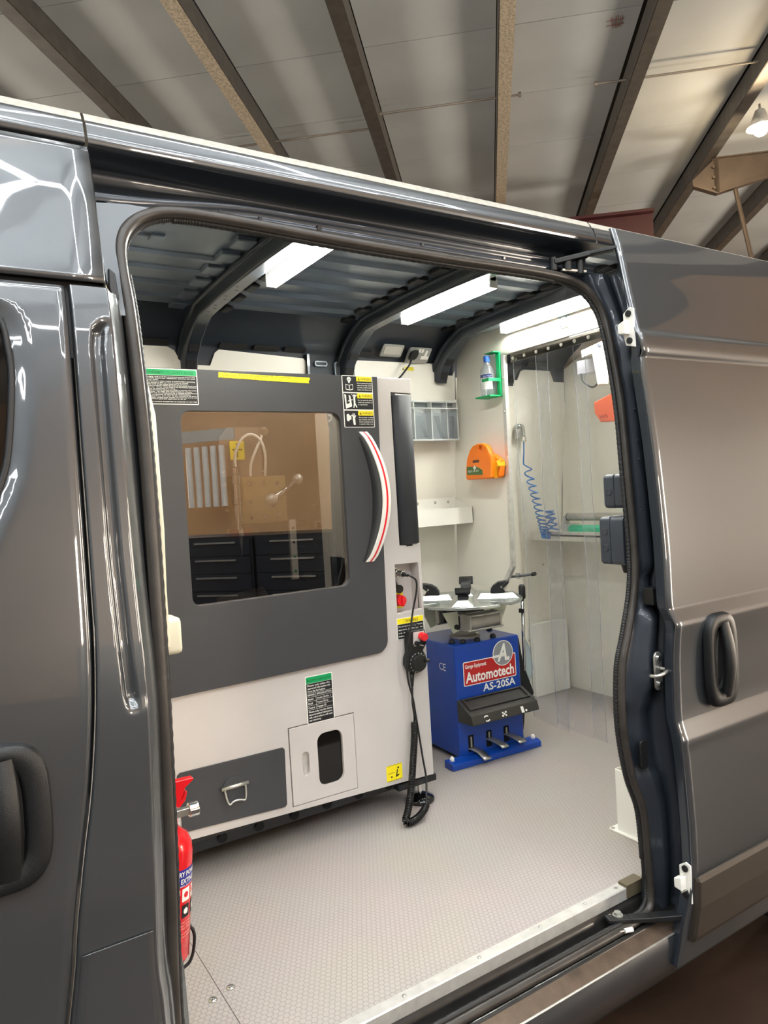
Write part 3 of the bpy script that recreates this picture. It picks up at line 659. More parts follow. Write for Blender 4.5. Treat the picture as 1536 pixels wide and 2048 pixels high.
# --- rear wheels
for yy, sg in ((.03, -1), (1.62, 1)):
    bm = nb(); lathe(bm, [(.18, -.09), (.27, -.10), (.285, -.07), (.285, .07), (.27, .10), (.18, .09)], (3.02, yy+.1*(-sg), GZ+.286), (0, sg, 0), n=40); wh = obj('rear_wheel', bm, M_RUBBER, van, smooth=True)
    bm = nb(); lathe(bm, [(.19, .02), (.185, .075), (.16, .06), (.10, .07), (.06, .085), (.001, .085)], (3.02, yy+.1*(-sg), GZ+.286), (0, sg, 0), n=32); obj('wheel_disc', bm, M_STEEL, wh, smooth=True)
# --- sliding door, open
YD = smooth_tab([(-.22, -.135), (-.15, -.148), (.0, -.178), (.1, -.186), (.2, -.187), (.46, -.184), (.50, -.187), (.515, -.183), (.555, -.170), (.60, -.168), (.75, -.172), (.845, -.183), (.856, -.184), (.90, -.165), (.915, -.163), (1.1, -.158), (1.4, -.138), (1.64, -.114), (1.665, -.112), (1.675, -.118), (1.69, -.122), (1.735, -.114), (1.745, -.106), (1.755, -.103), (1.9, -.066), (2.0, -.046), (2.085, -.020)], 4)
XF = [(-.22, 1.835), (-.05, 1.845), (.10, 1.868), (.25, 1.868), (.46, 1.858), (.50, 1.850), (.62, 1.852), (.85, 1.852), (.92, 1.840), (1.1, 1.846), (1.4, 1.846), (1.64, 1.842), (1.68, 1.845), (1.74, 1.835), (1.9, 1.845), (2.085, 1.850)]
rows = []; zs = sorted(set(frange(-.20, 2.085, 60)+[.465, .50, .51, .55, .56, .845, .856, .895, .905, .915, 1.64, 1.665, 1.675, 1.685, 1.73, 1.738, 1.747, 1.755]))
for z in zs:
    x0 = itp(XF, z); y = itp(YD, z)
    rows.append([(x0+.006, y+.012, z), (x0, y+.004, z), (x0+.003, y, z)]+[(x, y, z) for x in frange(x0+.03, 3.12, 14)])
bm = nb(); loft(bm, rows); sd = obj('sliding_door', bm, M_PAINT, van, smooth=True)
rows = []
for z in frange(-.20, 2.085, 60):
    x0 = itp(XF, z); y = itp(YD, z)
    k = 1-.65*sstep(1.75, 1.95, z)
    rows.append([(x0+.004, y+.008, z), (x0+.002, y+.014*k, z), (x0+.006, y+.040*k, z), (x0+.030, y+.056*k, z), (x0+.032, y+.062*k, z), (2.2, y+.066*k, z), (3.12, y+.066*k, z), (3.12, y+.002, z)])
bm = nb(); loft(bm, rows); obj('door_inner_shell', bm, M_PAINTIN, sd, smooth=False)
door_handle(sd, 1.978, 2.128, .575, .868, lambda z: -.186, 'black bucket handle of the sliding door')
rows = []
for x in (1.872, 1.876, 2.0, 2.6, 3.1):
    k = .0 if x > 1.874 else .010
    rows.append([(x, itp(YD, z)-d+k, z) for z, d in ((.085, -.002), (.090, .012), (.080, .022), (.0, .024), (-.10, .024), (-.118, .018), (-.122, -.002))])
bm = nb(); loft(bm, rows); bm.faces.new([v for v in bm.verts[:0]] or [bm.verts.new(p) for p in rows[0]])
obj('rub_strip', bm, mat('dark brown rub strip', '3d362f', .42, .1, .2, var=.06), sd, smooth=False)
def wedge(x, z, lab):
    y = itp(YD, z)+.006
    bm = nb(); prism(bm, [(y-.004, z-.062), (y+.030, z-.052), (y+.036, z-.03), (y+.036, z+.045), (y+.012, z+.062), (y-.004, z+.055)], YZ(x), YZ(x-.006)); wd_ = obj('guide_wedge', bm, M_WHITE2, sd, bevel=.002); wd_['label'] = lab
    bm = nb(); prism(bm, [(y+.012, z-.022), (y+.040, z-.018), (y+.040, z+.012), (y+.012, z+.022)], YZ(x-.006), YZ(x-.030)); obj('wedge_nose', bm, M_WHITE2, wd_, bevel=.004)
    for dz in (-.04, .042):
        bm = nb(); cyl(bm, (x-.006, y+.014, z+dz), (x-.011, y+.014, z+dz), .010, n=12); obj('screw', bm, M_BLACK, wd_)
wedge(1.868, .07, 'white plastic guide wedge'); wedge(1.842, 1.76, 'white plastic guide wedge')
# upper and lower carrier arms
bm = nb(); bar(bm, (1.70, .085, 1.99), (1.80, .03, 2.012), .03, .016); bar(bm, (1.80, .03, 2.012), (1.86, -.03, 2.02), .03, .012)
ua = obj('upper_carrier_arm', bm, M_BLACK, sd, bevel=.003)
for p, r_ in (((1.70, .085, 1.985), .012), ((1.74, .065, 1.985), .014), ((1.78, .05, 1.975), .012)):
    bm = nb(); cyl(bm, Vector(p)-Vector((0, 0, .02)), Vector(p)+Vector((0, 0, .02)), r_, n=14); obj('roller', bm, M_BLACK, ua, smooth=False)
bm = nb(); bar(bm, (1.72, .07, 1.965), (1.80, .045, 1.962), .012, .006); obj('roller_bracket', bm, M_STEEL, ua)
bm = nb(); bar(bm, (1.66, -.028, -.035), (1.73, -.055, -.045), .03, .012); bar(bm, (1.73, -.055, -.045), (1.79, -.085, -.050), .032, .014); bar(bm, (1.79, -.085, -.050), (1.872, -.150, -.040), .034, .016)
la = obj('lower_carrier_arm', bm, M_BLACK, sd, bevel=.003)
bm = nb(); cyl(bm, (1.70, -.036, -.035), (1.70, -.036, -.022), .011, n=6); cyl(bm, (1.70, -.036, -.036), (1.70, -.036, -.030), .016, n=16); obj('arm_bolt', bm, M_STEEL, la)
bm = nb(); tube(bm, [(1.60, -.045, -.055), (1.69, -.075, -.058)], .003, 6); obj('cable_rod', bm, M_STEEL, la)
bm = nb(); cyl(bm, (1.685, -.073, -.058), (1.71, -.082, -.058), .007, n=10); obj('cable_end', bm, M_WHITE2, la)

# ================================================================== WHEEL LATHE
FY = .90
ml = thing('wheel_lathe', 'light grey and charcoal wheel lathe cabinet with a large front window', 'machine', (1.1, 1.25, .0045))
WIN = rr(.736, .955, 1.350, 1.619, [.035, .035, .03, .03]); ACC = [(1.060, .459), (1.060, .166), (1.337, .163), (1.338, .459)]
REC = [(1.568, .812), (1.688, .818), (1.682, 1.008), (1.569, 1.010)]
outer = [(.50, .168), (1.70, .123), (1.70, 1.085), (1.598, 1.085), (1.598, 1.705), (1.70, 1.700), (1.70, 1.763), (.50, 1.763)]
bm = nb(); plate(bm, outer, [WIN, ACC, REC], XZ(FY), XZ(FY+.02)); obj('front_panel', bm, M_MGREY, ml, bevel=.003)
bm = nb(); box(bm, .50, .515, FY+.02, 1.60, .14, 1.763); obj('side_panel', bm, M_MGREY, ml)
bm = nb(); box(bm, 1.685, 1.70, FY+.10, 1.60, .14, 1.763); box(bm, 1.685, 1.70, FY+.02, FY+.10, .14, 1.08); obj('side_panel', bm, M_MGREY, ml)
bm = nb(); plate(bm, [(.515, FY+.02), (1.685, FY+.02), (1.685, 1.60), (.515, 1.60)], [[(.56, FY+.06), (1.64, FY+.06), (1.64, 1.55), (.56, 1.55)]], XY(1.745), XY(1.763)); obj('top_frame', bm, M_MDARK, ml)
bm = nb(); box(bm, .515, 1.685, 1.585, 1.60, .14, 1.745); obj('back_panel', bm, M_BASE, ml)
bm = nb(); box(bm, .515, 1.685, FY+.02, 1.585, .14, .16); obj('bottom_panel', bm, M_BASE, ml)
bm = nb(); box(bm, .515, 1.685, FY+.02, 1.585, .60, .62); obj('work_bed', bm, M_BASE, ml)
# round dark bumper post in the notch at the right corner
rows = []
for z in (1.088, 1.092, 1.40, 1.690, 1.694):
    k = .006 if z in (1.088, 1.694) else 0
    rows.append([(1.604+k, FY+.04, z), (1.604+k, FY+.006, z), (1.612, FY-.004+k, z), (1.628, FY-.012+k, z), (1.655, FY-.014+k, z), (1.682, FY-.010+k, z), (1.698-k, FY+.004, z), (1.704-k, FY+.03, z), (1.700-k, FY+.09, z)])
bm = nb(); loft(bm, rows); o = obj('bumper_post', bm, mat('matt charcoal foam', '2c2f33', .55), ml, smooth=True); o['label'] = 'matt charcoal corner post'
bm = nb(); box(bm, 1.63, 1.66, FY, FY+.03, 1.079, 1.089); obj('post_foot', bm, M_BASE, ml)
bm = nb(); box(bm, 1.60, 1.69, FY+.09, FY+.10, 1.08, 1.70); obj('notch_back', bm, M_BASE, ml)
# dark sliding front door
dout = [(.50, .657), (1.455, .672)]+[(1.455+.05*math.sin(R(a)), .722-.05*math.cos(R(a))) for a in frange(10, 90, 6)]+[(1.512, 1.10), (1.524, 1.60), (1.528, 1.762), (.50, 1.762)]
bm = nb(); plate(bm, dout, [rr(.735, .954, 1.351, 1.620, [.04, .035, .03, .035])], XZ(FY-.016), XZ(FY-.001)); dr = obj('front_door', bm, M_MDARK, ml, bevel=.004)
bm = nb(); prism(bm, rr(.730, .950, 1.356, 1.624, .03), XZ(FY-.006), XZ(FY-.004)); obj('window_pane', bm, M_GLASS, dr)
# bowed door handle, white with a red line
def hpt(t):
    z = 1.545-.508*t; b = math.sin(math.pi*t)
    return Vector((1.452+.062*b**.8-.004*t, FY-.022-.05*b**.7, z))
def strip(bm, w0, w1, off, n=24, th=.008):
    rows = []
    for t in frange(0, 1, n):
        p = hpt(t); rows.append([(p.x+w0, p.y-off, p.z), (p.x+w1, p.y-off, p.z), (p.x+w1, p.y+th-off, p.z), (p.x+w0, p.y+th-off, p.z)])
    loft(bm, rows, closed=True); bm.faces.new([bm.verts.new(q) for q in rows[0]]); bm.faces.new([bm.verts.new(q) for q in rows[-1]]); return bm
h_ = obj('door_handle', strip(nb(), -.024, .012, 0), M_WHITE2, dr, bevel=.002); h_['label'] = 'bowed white handle with a red line'
obj('red_line', strip(nb(), -.009, -.001, .0007, th=.002), M_REDPL, h_)
bm = nb(); rows = []
for t in frange(0, 1, 20):
    p = hpt(t); rows.append([(p.x-.022, p.y+.006, p.z), (p.x-.040, FY-.014, p.z), (p.x+.010, FY-.014, p.z), (p.x+.010, p.y+.006, p.z)])
loft(bm, rows, closed=True); obj('handle_web', bm, M_MDARK, h_, smooth=True)
# drawer panel and its drop handle
bm = nb(); prism(bm, [(.655, .401), (.645, .392), (.652, .205), (.660, .196), (1.028, .178), (1.036, .186), (1.040, .388), (1.032, .397)], XZ(FY-.006), XZ(FY-.0005)); dw = obj('drawer', bm, M_MDARK, ml, bevel=.002)
hx0, hx1, hz = .796, .884, .312
bm = nb(); prism(bm, [(hx0, hz), (hx0+.012, hz+.02), ((hx0+hx1)/2, hz+.03), (hx1-.012, hz+.022), (hx1, hz), (hx1-.004, hz-.012), (hx0+.004, hz-.012)], XZ(FY-.010), XZ(FY-.006)); dh = obj('drop_handle', bm, M_MDARK, dw, bevel=.001)
bm = nb(); cyl(bm, (hx0-.004, FY-.014, hz-.004), (hx1+.006, FY-.014, hz-.002), .007, n=12)
tube(bm, spline([(hx0+.006, FY-.016, hz-.006), (hx0+.010, FY-.022, hz-.04), (hx0+.018, FY-.024, hz-.058), (hx0+.030, FY-.024, hz-.052), ((hx0+hx1)/2, FY-.024, hz-.050), (hx1-.028, FY-.024, hz-.052), (hx1-.014, FY-.024, hz-.056), (hx1-.008, FY-.022, hz-.04), (hx1-.006, FY-.016, hz-.006)], 6), .0035, 8)
obj('drop_bail', bm, M_STEEL, dw, smooth=True)
# access door with slot and dark window
bm = nb(); plate(bm, [(1.0625, .4565), (1.0625, .1685), (1.3345, .1655), (1.3355, .4565)], [rr(1.174, .211, 1.281, .411, .032), rr(1.109, .267, 1.137, .357, .0138)], XZ(FY-.002), XZ(FY+.012)); ad = obj('access_door', bm, M_MGREY, ml, bevel=.0015)
bm = nb(); prism(bm, rr(1.107, .265, 1.139, .359, .014), XZ(FY+.012), XZ(FY+.015)); obj('finger_slot_back', bm, M_ALU, ad)
bm = nb(); prism(bm, rr(1.15, .19, 1.30, .43, .02), XZ(FY+.010), XZ(FY+.012)); obj('inspection_pane', bm, mat('dark gloss pane', '0c0b0a', .06, spec=.5), ad)
# base rail with round holes and levelling foot
bm = nb(); loft(bm, [[(.50, FY+.03, .165), (.50, FY+.05, .09), (.50, 1.55, .09)], [(1.60, FY+.03, .13), (1.60, FY+.05, .09), (1.60, 1.55, .09)]]); br = obj('base_rail', bm, M_BASE, ml)
for x in frange(.66, 1.50, 6):
    bm = nb(); cyl(bm, (x, FY+.034, .118), (x, FY+.046, .120), .018, n=14); obj('rail_hole', bm, mat('void', '050505', .9), br)
bm = nb(); box(bm, 1.53, 1.72, FY+.01, FY+.11, .09, .118); box(bm, 1.54, 1.66, FY+.05, FY+.5, .09, .13); obj('foot_bracket', bm, M_BASE, ml, bevel=.004)
for fx, fy in ((1.662, .955), (.60, 1.10), (1.62, 1.5), (.60, 1.5)):
    bm = nb(); lathe(bm, [(.058, .0), (.060, .010), (.056, .018), (.030, .030), (.018, .036), (.001, .037)], (fx, fy, .0045), n=32); lf_ = obj('levelling_foot', bm, mat('gloss black foot', '0f1012', .12, coat=.6), ml, smooth=True)
    bm = nb(); cyl(bm, (fx, fy, .038), (fx, fy, .12), .009, n=12); cyl(bm, (fx, fy, .080), (fx, fy, .092), .016, n=6); obj('foot_stud', bm, M_CHROME, lf_)
# recess with connector, cap and isolator
bm = nb(); box(bm, 1.566, 1.690, FY+.06, FY+.065, .808, 1.014); box(bm, 1.684, 1.690, FY+.02, FY+.06, .808, 1.014); box(bm, 1.562, 1.567, FY+.02, FY+.06, .808, 1.014); box(bm, 1.566, 1.69, FY+.02, FY+.06, 1.01, 1.016); box(bm, 1.566, 1.69, FY+.02, FY+.06, .804, .81)
rc = obj('connector_recess', bm, M_MGREY, ml)
bm = nb(); prism(bm, rr(1.577, .955, 1.612, .992, .004), XZ(FY+.055), XZ(FY+.06)); obj('socket_flange', bm, M_STEEL, rc)
bm = nb(); cyl(bm, (1.595, FY+.056, .974), (1.597, FY+.02, .972), .016, n=16); cyl(bm, (1.597, FY+.02, .972), (1.600, FY-.012, .970), .0135, n=16); obj('round_connector', bm, M_CHROME, rc, smooth=False, bevel=.001)
bm = nb(); cyl(bm, (1.600, FY-.012, .970), (1.606, FY-.035, .966), .010, .006, n=12); obj('connector_boot', bm, M_BLACK, rc, smooth=True)
bm = nb(); tube(bm, [(1.592, FY+.05, .955), (1.597, FY+.045, .93), (1.602, FY+.04, .915)], .005, 8); cyl(bm, (1.606, FY+.045, .905), (1.606, FY+.03, .905), .017, n=18); obj('dust_cap', bm, M_BLACK, rc)
bm = nb(); prism(bm, rr(1.578, .825, 1.632, .888, .003), XZ(FY+.052), XZ(FY+.06)); o = obj('isolator_plate', bm, M_YEL, rc)
bm = nb(); cyl(bm, (1.606, FY+.052, .858), (1.606, FY+.018, .858), .024, .022, n=24); obj('isolator_knob', bm, M_REDPL, rc, bevel=.002)
bm = nb(); box(bm, 1.601, 1.611, FY+.006, FY+.02, .836, .880); obj('knob_grip', bm, M_REDPL, rc, bevel=.003)

# ---- printed stickers
def sticker(name, parent, x0, z0, x1, z1, y, border=M_PAPER, r=.004):
    bm = nb(); prism(bm, rr(x0, z0, x1, z1, r), XZ(y-.0010), XZ(y)); return obj(name, bm, border, parent)
def patch(name, parent, x0, z0, x1, z1, y, m, r=.0015):
    bm = nb(); prism(bm, rr(x0, z0, x1, z1, r), XZ(y-.0005), XZ(y)); return obj(name, bm, m, parent)
def lines(parent, items, y, m, nm='lettering'):
    bm = nb()
    for it in items:
        s, x, z, size = it[:4]; wd_ = it[4] if len(it) > 4 else None
        text(bm, s, x, z, size, XZ(y), width=wd_, bold=.012)
    return obj(nm, bm, m, parent)
DY = FY-.016
s1 = sticker('safety_sticker', ml, .560, 1.640, .801, 1.760, DY)
patch('green_header', s1, .563, 1.738, .798, 1.757, DY-.001, M_GREEN); patch('black_field', s1, .563, 1.643, .798, 1.737, DY-.001, M_INK)
lines(s1, [('CONFIRMITY TO SAFETY RULES', .622, 1.7425, .0125, .165)], DY-.0018, M_DGREEN)
T = ['Ensure you check thoroughly, look at all the operational manual and are fully', 'competent in using the Lathe before use - Inadequate operation can cause', 'serious injuries and even death', 'Ensure the door is fully closed and safety switch is locked before operating', 'Ensure the wheel chuck spindle is fully on stop during any checks', 'Do not operate the Lathe until all the safety locks are in operation', 'Ensure the wheel is clamped properly within the jaws of the wheel chuck and', 'it is tightened before any use - always check there is no movement between', 'wheel and the jaws prior to operating the Lathe', 'Always wear your Personal Protective Equipment (PPE) to operate the Lathe', 'Wear proper safety glasses - no rings and rolled beads or sleeves', 'No maintenance should only be conducted by a trained professional', 'Main power should be completely off during any maintenance', 'Always obey safety instructions, and refer to the manual at all times', 'If you need advice from safety, contact your supplier immediately and do not', 'use the Lathe unless and are granted approval to do so']
WD = [.226, .226, .10, .224, .20, .20, .228, .228, .155, .228, .212, .228, .206, .228, .228, .19]
lines(s1, [(t, .567, 1.7305-.0049*i, .0046, WD[i]) for i, t in enumerate(T)]+[('THIS NOTICE CANNOT BE REMOVED OR DAMAGED AT ANY TIME', .612, 1.6475, .0048, .182)], DY-.0018, M_PAPER, 'white_lettering')
# hand written yellow tape
bm = nb(); prism(bm, [(.878, 1.755), (.876, 1.737), (1.10, 1.730), (1.226, 1.727), (1.224, 1.735), (1.231, 1.742), (1.228, 1.748), (1.05, 1.750)], XZ(DY-.001), XZ(DY)); tp = obj('yellow_tape', bm, M_YEL, ml)
lines(tp, [('Set up, Needs update & Testing', .890, 1.7425, .0105, .26), ('(Spare)    Precision 135.5A', .888, 1.7335, .0088, .155)], DY-.0016, M_INK2)
# triple warning sticker
s2 = sticker('warning_sticker', ml, 1.366, 1.562, 1.503, 1.763, DY)
wz = [1.763, 1.697, 1.630, 1.562]
WT = [['Do not operate the Lathe', 'unless you are fully trained', 'and aware of all the safety', 'rules and features.'], ['Do not open the door', 'while the machine is', 'in operation.'], ['Do not touch or unload', 'any wheels until the', 'wheel mounting chuck', 'or spindle is fully at stop.']]
pic = []
for i in range(3):
    a, b = wz[i+1]+.002, wz[i]-.003
    patch('black_field', s2, 1.369, a, 1.500, b, DY-.001, M_INK); patch('yellow_header', s2, 1.430, b-.019, 1.4985, b, DY-.0015, M_YEL)
    lines(s2, [('WARNING', 1.449, b-.0145, .0125, .046)], DY-.0022, M_INK2)
    bm = nb(); prism(bm, [(1.436, b-.0155), (1.446, b-.0155), (1.441, b-.0045)], XZ(DY-.0022), XZ(DY-.0017)); obj('triangle_mark', bm, M_INK2, s2)
    lines(s2, [(t, 1.432, b-.0285-.0085*k, .0066, .064 if len(t) > 18 else .044) for k, t in enumerate(WT[i])], DY-.0022, M_PAPER, 'white_lettering')
Y2 = DY-.0022
def blob(parent, polys, m=M_PAPER, y=Y2, nm='pictogram'):
    bm = nb()
    for p in polys: prism(bm, p, XZ(y), XZ(y+.0005))
    return obj(nm, bm, m, parent)
blob(s2, [circ(1.397, 1.748, .0088), rr(1.393, 1.734, 1.401, 1.742, .002)]); blob(s2, [circ(1.3935, 1.747, .002, 8), circ(1.4005, 1.747, .002, 8), [(1.3955, 1.7425), (1.3985, 1.7425), (1.397, 1.745)]], M_INK, Y2-.0006, 'pictogram_detail')
blob(s2, [[(1.381, 1.729), (1.396, 1.726), (1.396, 1.705), (1.381, 1.708)], [(1.398, 1.726), (1.413, 1.729), (1.413, 1.708), (1.398, 1.705)]], nm='book_pictogram'); blob(s2, [[(1.383, 1.7265), (1.3945, 1.724), (1.3945, 1.708), (1.383, 1.7105)], [(1.3995, 1.724), (1.411, 1.7265), (1.411, 1.7105), (1.3995, 1.708)]], M_INK, Y2-.0006, 'pictogram_detail')
blob(s2, [[(1.372, 1.690), (1.380, 1.688), (1.381, 1.652), (1.395, 1.656), (1.392, 1.687), (1.399, 1.684), (1.404, 1.650), (1.404, 1.643), (1.377, 1.634)], circ(1.416, 1.686, .004, 12), [(1.404, 1.690), (1.412, 1.680), (1.413, 1.655), (1.410, 1.638), (1.414, 1.638), (1.418, 1.650), (1.424, 1.638), (1.428, 1.640), (1.420, 1.656), (1.420, 1.678), (1.428, 1.688), (1.426, 1.690), (1.417, 1.681), (1.413, 1.681), (1.405, 1.691)], [(1.388, 1.662), (1.408, 1.668), (1.408, 1.671), (1.388, 1.665)]], nm='door_pictogram')
blob(s2, [rr(1.378, 1.586, 1.390, 1.614, .005), rr(1.388, 1.592, 1.398, 1.608, .003), [(1.400, 1.606), (1.405, 1.604), (1.404, 1.596), (1.407, 1.572), (1.416, 1.572), (1.414, 1.598), (1.420, 1.608), (1.417, 1.609), (1.412, 1.602), (1.414, 1.616), (1.411, 1.616), (1.409, 1.603), (1.408, 1.617), (1.405, 1.617), (1.406, 1.605), (1.402, 1.612), (1.399, 1.610)]], nm='hand_pictogram')
# lubrication sticker
LY = FY
s3 = sticker('lubrication_sticker', ml, 1.140, .455, 1.254, .634, LY)
patch('green_header', s3, 1.143, .607, 1.251, .631, LY-.001, M_GREEN); patch('black_field', s3, 1.143, .458, 1.251, .606, LY-.001, M_INK)
lines(s3, [('MACHINE LUBRICATION', 1.146, .614, .011, .102)], LY-.0018, M_DGREEN)
lines(s3, [('Please only utilise the', 1.147, .5955, .0095, .094), ('approved lubrication oils', 1.147, .585, .0095, .096), ('from the list below:', 1.147, .5745, .0095, .074), ('BRAND', 1.146, .5605, .0095, .029), ('SPECIFICATION', 1.184, .5605, .0095, .062), ('Mobil', 1.146, .5445, .0095, .022), ('Vectra Oil No. 1', 1.184, .5445, .0095, .058), ('Shell', 1.146, .5285, .0095, .019), ('Tonna Oil 32', 1.184, .5285, .0095, .047), ('Castrol', 1.146, .5125, .0095, .027), ('Hyspin 32', 1.184, .5125, .0095, .037), ('Please only use the above', 1.147, .497, .0095, .098), ('recommended lubrication', 1.147, .4865, .0095, .098), ('oils, otherwise it will void', 1.147, .476, .0095, .098), ('any warranty', 1.147, .4655, .0095, .05)], LY-.0018, M_PAPER, 'white_lettering')
bm = nb()
for z in (.5705, .5555, .5395, .5235, .5075): box(bm, 1.144, 1.250, LY-.0018, LY-.0015, z, z+.0007)
box(bm, 1.180, 1.1807, LY-.0018, LY-.0015, .5075, .5705); o = obj('table_rules', bm, M_PAPER, s3); o['kind'] = 'stuff'
# warning under the recess, crush sticker low right, little cross sticker in the window
s4 = sticker('electric_warning_sticker', ml, 1.561, .706, 1.692, .792, LY)
patch('yellow_header', s4, 1.563, .768, 1.690, .790, LY-.001, M_YEL); patch('black_field', s4, 1.563, .708, 1.690, .767, LY-.001, M_INK)
lines(s4, [('WARNING', 1.603, .7725, .0165, .062)], LY-.0018, M_INK2)
lines(s4, [('Do not open any energy focus in', 1.567, .755, .0085, .118), ('operation. Qualified persons', 1.567, .742, .0085, .118), ('only. Switch off main isolator', 1.567, .729, .0085, .118), ('before opening', 1.567, .716, .0085, .06)], LY-.0018, M_PAPER, 'white_lettering')
s5 = sticker('crush_hazard_sticker', ml, 1.470, .148, 1.545, .212, LY, M_YEL)
bm = nb()
for i in range(9):
    x = 1.472+.008*i
    for z in (.1490, .2095): prism(bm, [(x, z), (x+.004, z), (x+.006, z+.002), (x+.002, z+.002)], XZ(LY-.0016), XZ(LY-.001))
o = obj('hazard_border', bm, M_INK, s5); o['kind'] = 'stuff'
blob(s5, [[(1.488, .168), (1.498, .168), (1.493, .160)], [(1.512, .160), (1.530, .166), (1.528, .170), (1.519, .168), (1.524, .190), (1.520, .191), (1.514, .166)], circ(1.526, .196, .004, 10)], M_INK, LY-.0018, 'hand_pictogram')
lines(s5, [('PINCH POINT', 1.478, .178, .006, .030)], LY-.0018, M_INK2)

# ---- inside the machine: probe head, ball arm, slide plate, cable chain
iy = 1.20
bm = nb(); box(bm, 1.352, 1.365, FY+.02, 1.10, .93, 1.64); o = obj('inner_side_plate', bm, M_WHITE2, ml)
bm = nb(); box(bm, 1.352, 1.362, FY+.02, 1.04, .93, 1.06); obj('inner_side_step', bm, M_WHITE2, ml)
bm = nb(); prism(bm, [(.99, 1.405), (1.16, 1.40), (1.16, 1.60), (1.02, 1.60), (.985, 1.56)], XZ(iy+.02), XZ(iy+.025)); obj('head_shield', bm, mat('brown tinted guard', '6d6259', .35), ml)
bm = nb(); prism(bm, rr(1.025, 1.47, 1.085, 1.545, .004), XZ(iy+.015), XZ(iy+.019)); ys = obj('axis_sticker', bm, M_YEL, ml)
blob(ys, [[(1.053, 1.485), (1.057, 1.485), (1.057, 1.53), (1.061, 1.53), (1.055, 1.538), (1.049, 1.53), (1.053, 1.53)], [(1.035, 1.508), (1.075, 1.508), (1.075, 1.512), (1.035, 1.512)], [(1.033, 1.510), (1.040, 1.505), (1.040, 1.515)], [(1.078, 1.510), (1.071, 1.505), (1.071, 1.515)], [(1.055, 1.478), (1.050, 1.486), (1.060, 1.486)]], M_INK, iy+.0145, 'cross_arrows')
bm = nb(); box(bm, 1.01, 1.25, iy, iy+.03, 1.21, 1.40); hb = obj('probe_head_block', bm, mat('bronze clear block', '8a7a52', .25), ml, bevel=.004)
for x, z in ((1.09, 1.37), (1.15, 1.37), (1.21, 1.37), (1.09, 1.30), (1.09, 1.235), (1.15, 1.235), (1.21, 1.235), (.985, 1.37), (.99, 1.27), (.985, 1.42), (1.15, 1.42)):
    bm = nb(); lathe(bm, [(.008, 0), (.008, .006), (.005, .009), (.001, .009)], (x, iy-.001, z), (0, -1, 0), n=12); obj('cap_screw', bm, M_CHROME, hb)
bm = nb(); lathe(bm, [(.010, .0), (.010, .03), (.015, .032), (.015, .10), (.017, .102), (.017, .12), (.015, .122), (.014, .18), (.018, .182), (.018, .215), (.011, .22), (.011, .245), (.007, .25)], (1.025, iy-.03, 1.19), n=20); obj('probe_body', bm, M_CHROME, ml, smooth=False)
bm = nb(); lathe(bm, [(.0008, 0), (.006, .06), (.007, .075), (.011, .08), (.011, .105), (.008, .11)], (1.030, iy-.03, 1.085), n=16); obj('probe_tip', bm, M_STEEL, ml, smooth=True)
bm = nb(); prism(bm, rr(.985, 1.165, 1.075, 1.195, .004), XZ(iy-.035), XZ(iy+.01)); obj('red_clamp', bm, mat('deep red anodised', '5a1016', .3, .4), ml, bevel=.002)
bm = nb(); tube(bm, spline([(1.025, iy-.03, 1.435), (1.025, iy-.04, 1.49), (1.05, iy-.05, 1.545), (1.09, iy-.05, 1.565), (1.13, iy-.05, 1.54), (1.15, iy-.04, 1.48), (1.152, iy-.02, 1.40)], 8), .0055, 8); tube(bm, spline([(1.09, iy-.02, 1.40), (1.092, iy-.03, 1.45), (1.11, iy-.04, 1.50), (1.14, iy-.03, 1.55), (1.155, iy-.01, 1.575)], 8), .0055, 8); obj('signal_lead', bm, M_WHITE2, ml, smooth=True)['kind'] = 'stuff'
bm = nb(); lathe(bm, [(.014, 0), (.014, .02), (.018, .022), (.018, .03), (.001, .03)], (1.155, iy-.005, 1.578), (0, -1, 0), n=14); obj('lead_gland', bm, M_CHROME, ml)
bm = nb(); cyl(bm, (1.145, iy-.10, 1.302), (1.300, iy+.0, 1.378), .012, .009, n=14); ba = obj('ball_arm', bm, M_CHROME, ml, smooth=True)
for c_, r_ in (((1.140, iy-.10, 1.30), .026), ((1.308, iy+.005, 1.382), .022)):
    bm = nb(); bmesh.ops.create_uvsphere(bm, u_segments=20, v_segments=12, radius=r_, matrix=Matrix.Translation(c_)); obj('ball', bm, M_ALU, ba, smooth=True)
bm = nb(); box(bm, 1.255, 1.285, iy, iy+.02, .965, 1.215); sl = obj('slide_rail', bm, M_ALU, ml, bevel=.002)
for z in (1.0, 1.06, 1.12, 1.18):
    bm = nb(); cyl(bm, (1.270, iy-.003, z), (1.270, iy+.001, z), .005, n=10); obj('rail_screw', bm, M_GREEN if z < 1.08 else M_BASE, sl)
cp = [(1.30+.0, iy+.05, 1.16)]; 
for i, t in enumerate(frange(0, 1, 16)):
    a = math.pi*(t*1.0)
    q = (1.36-.045*math.cos(a)-.0, iy+.03, 1.02-.06*math.sin(a)) if .2 < t < .8 else (1.315 if t <= .2 else 1.405, iy+.03, 1.20-.9*t if t <= .2 else 1.02+(t-.8)*1.2)
    bm = nb(); box(bm, q[0]-.02, q[0]+.02, iy+.0, iy+.05, q[2]-.012, q[2]+.012); obj('chain_link', bm, M_BLACK, ml, bevel=.004)
bm = nb(); box(bm, .53, .96, 1.30, 1.34, .75, 1.12); ch = obj('chuck_face', bm, M_BASE, ml)
for i in range(6):
    for x in (.76, .83):
        bm = nb(); cyl(bm, (x, 1.30, .80+.05*i), (x, 1.275, .80+.05*i), .010, n=12); obj('chuck_bolt', bm, M_STEEL, ch)
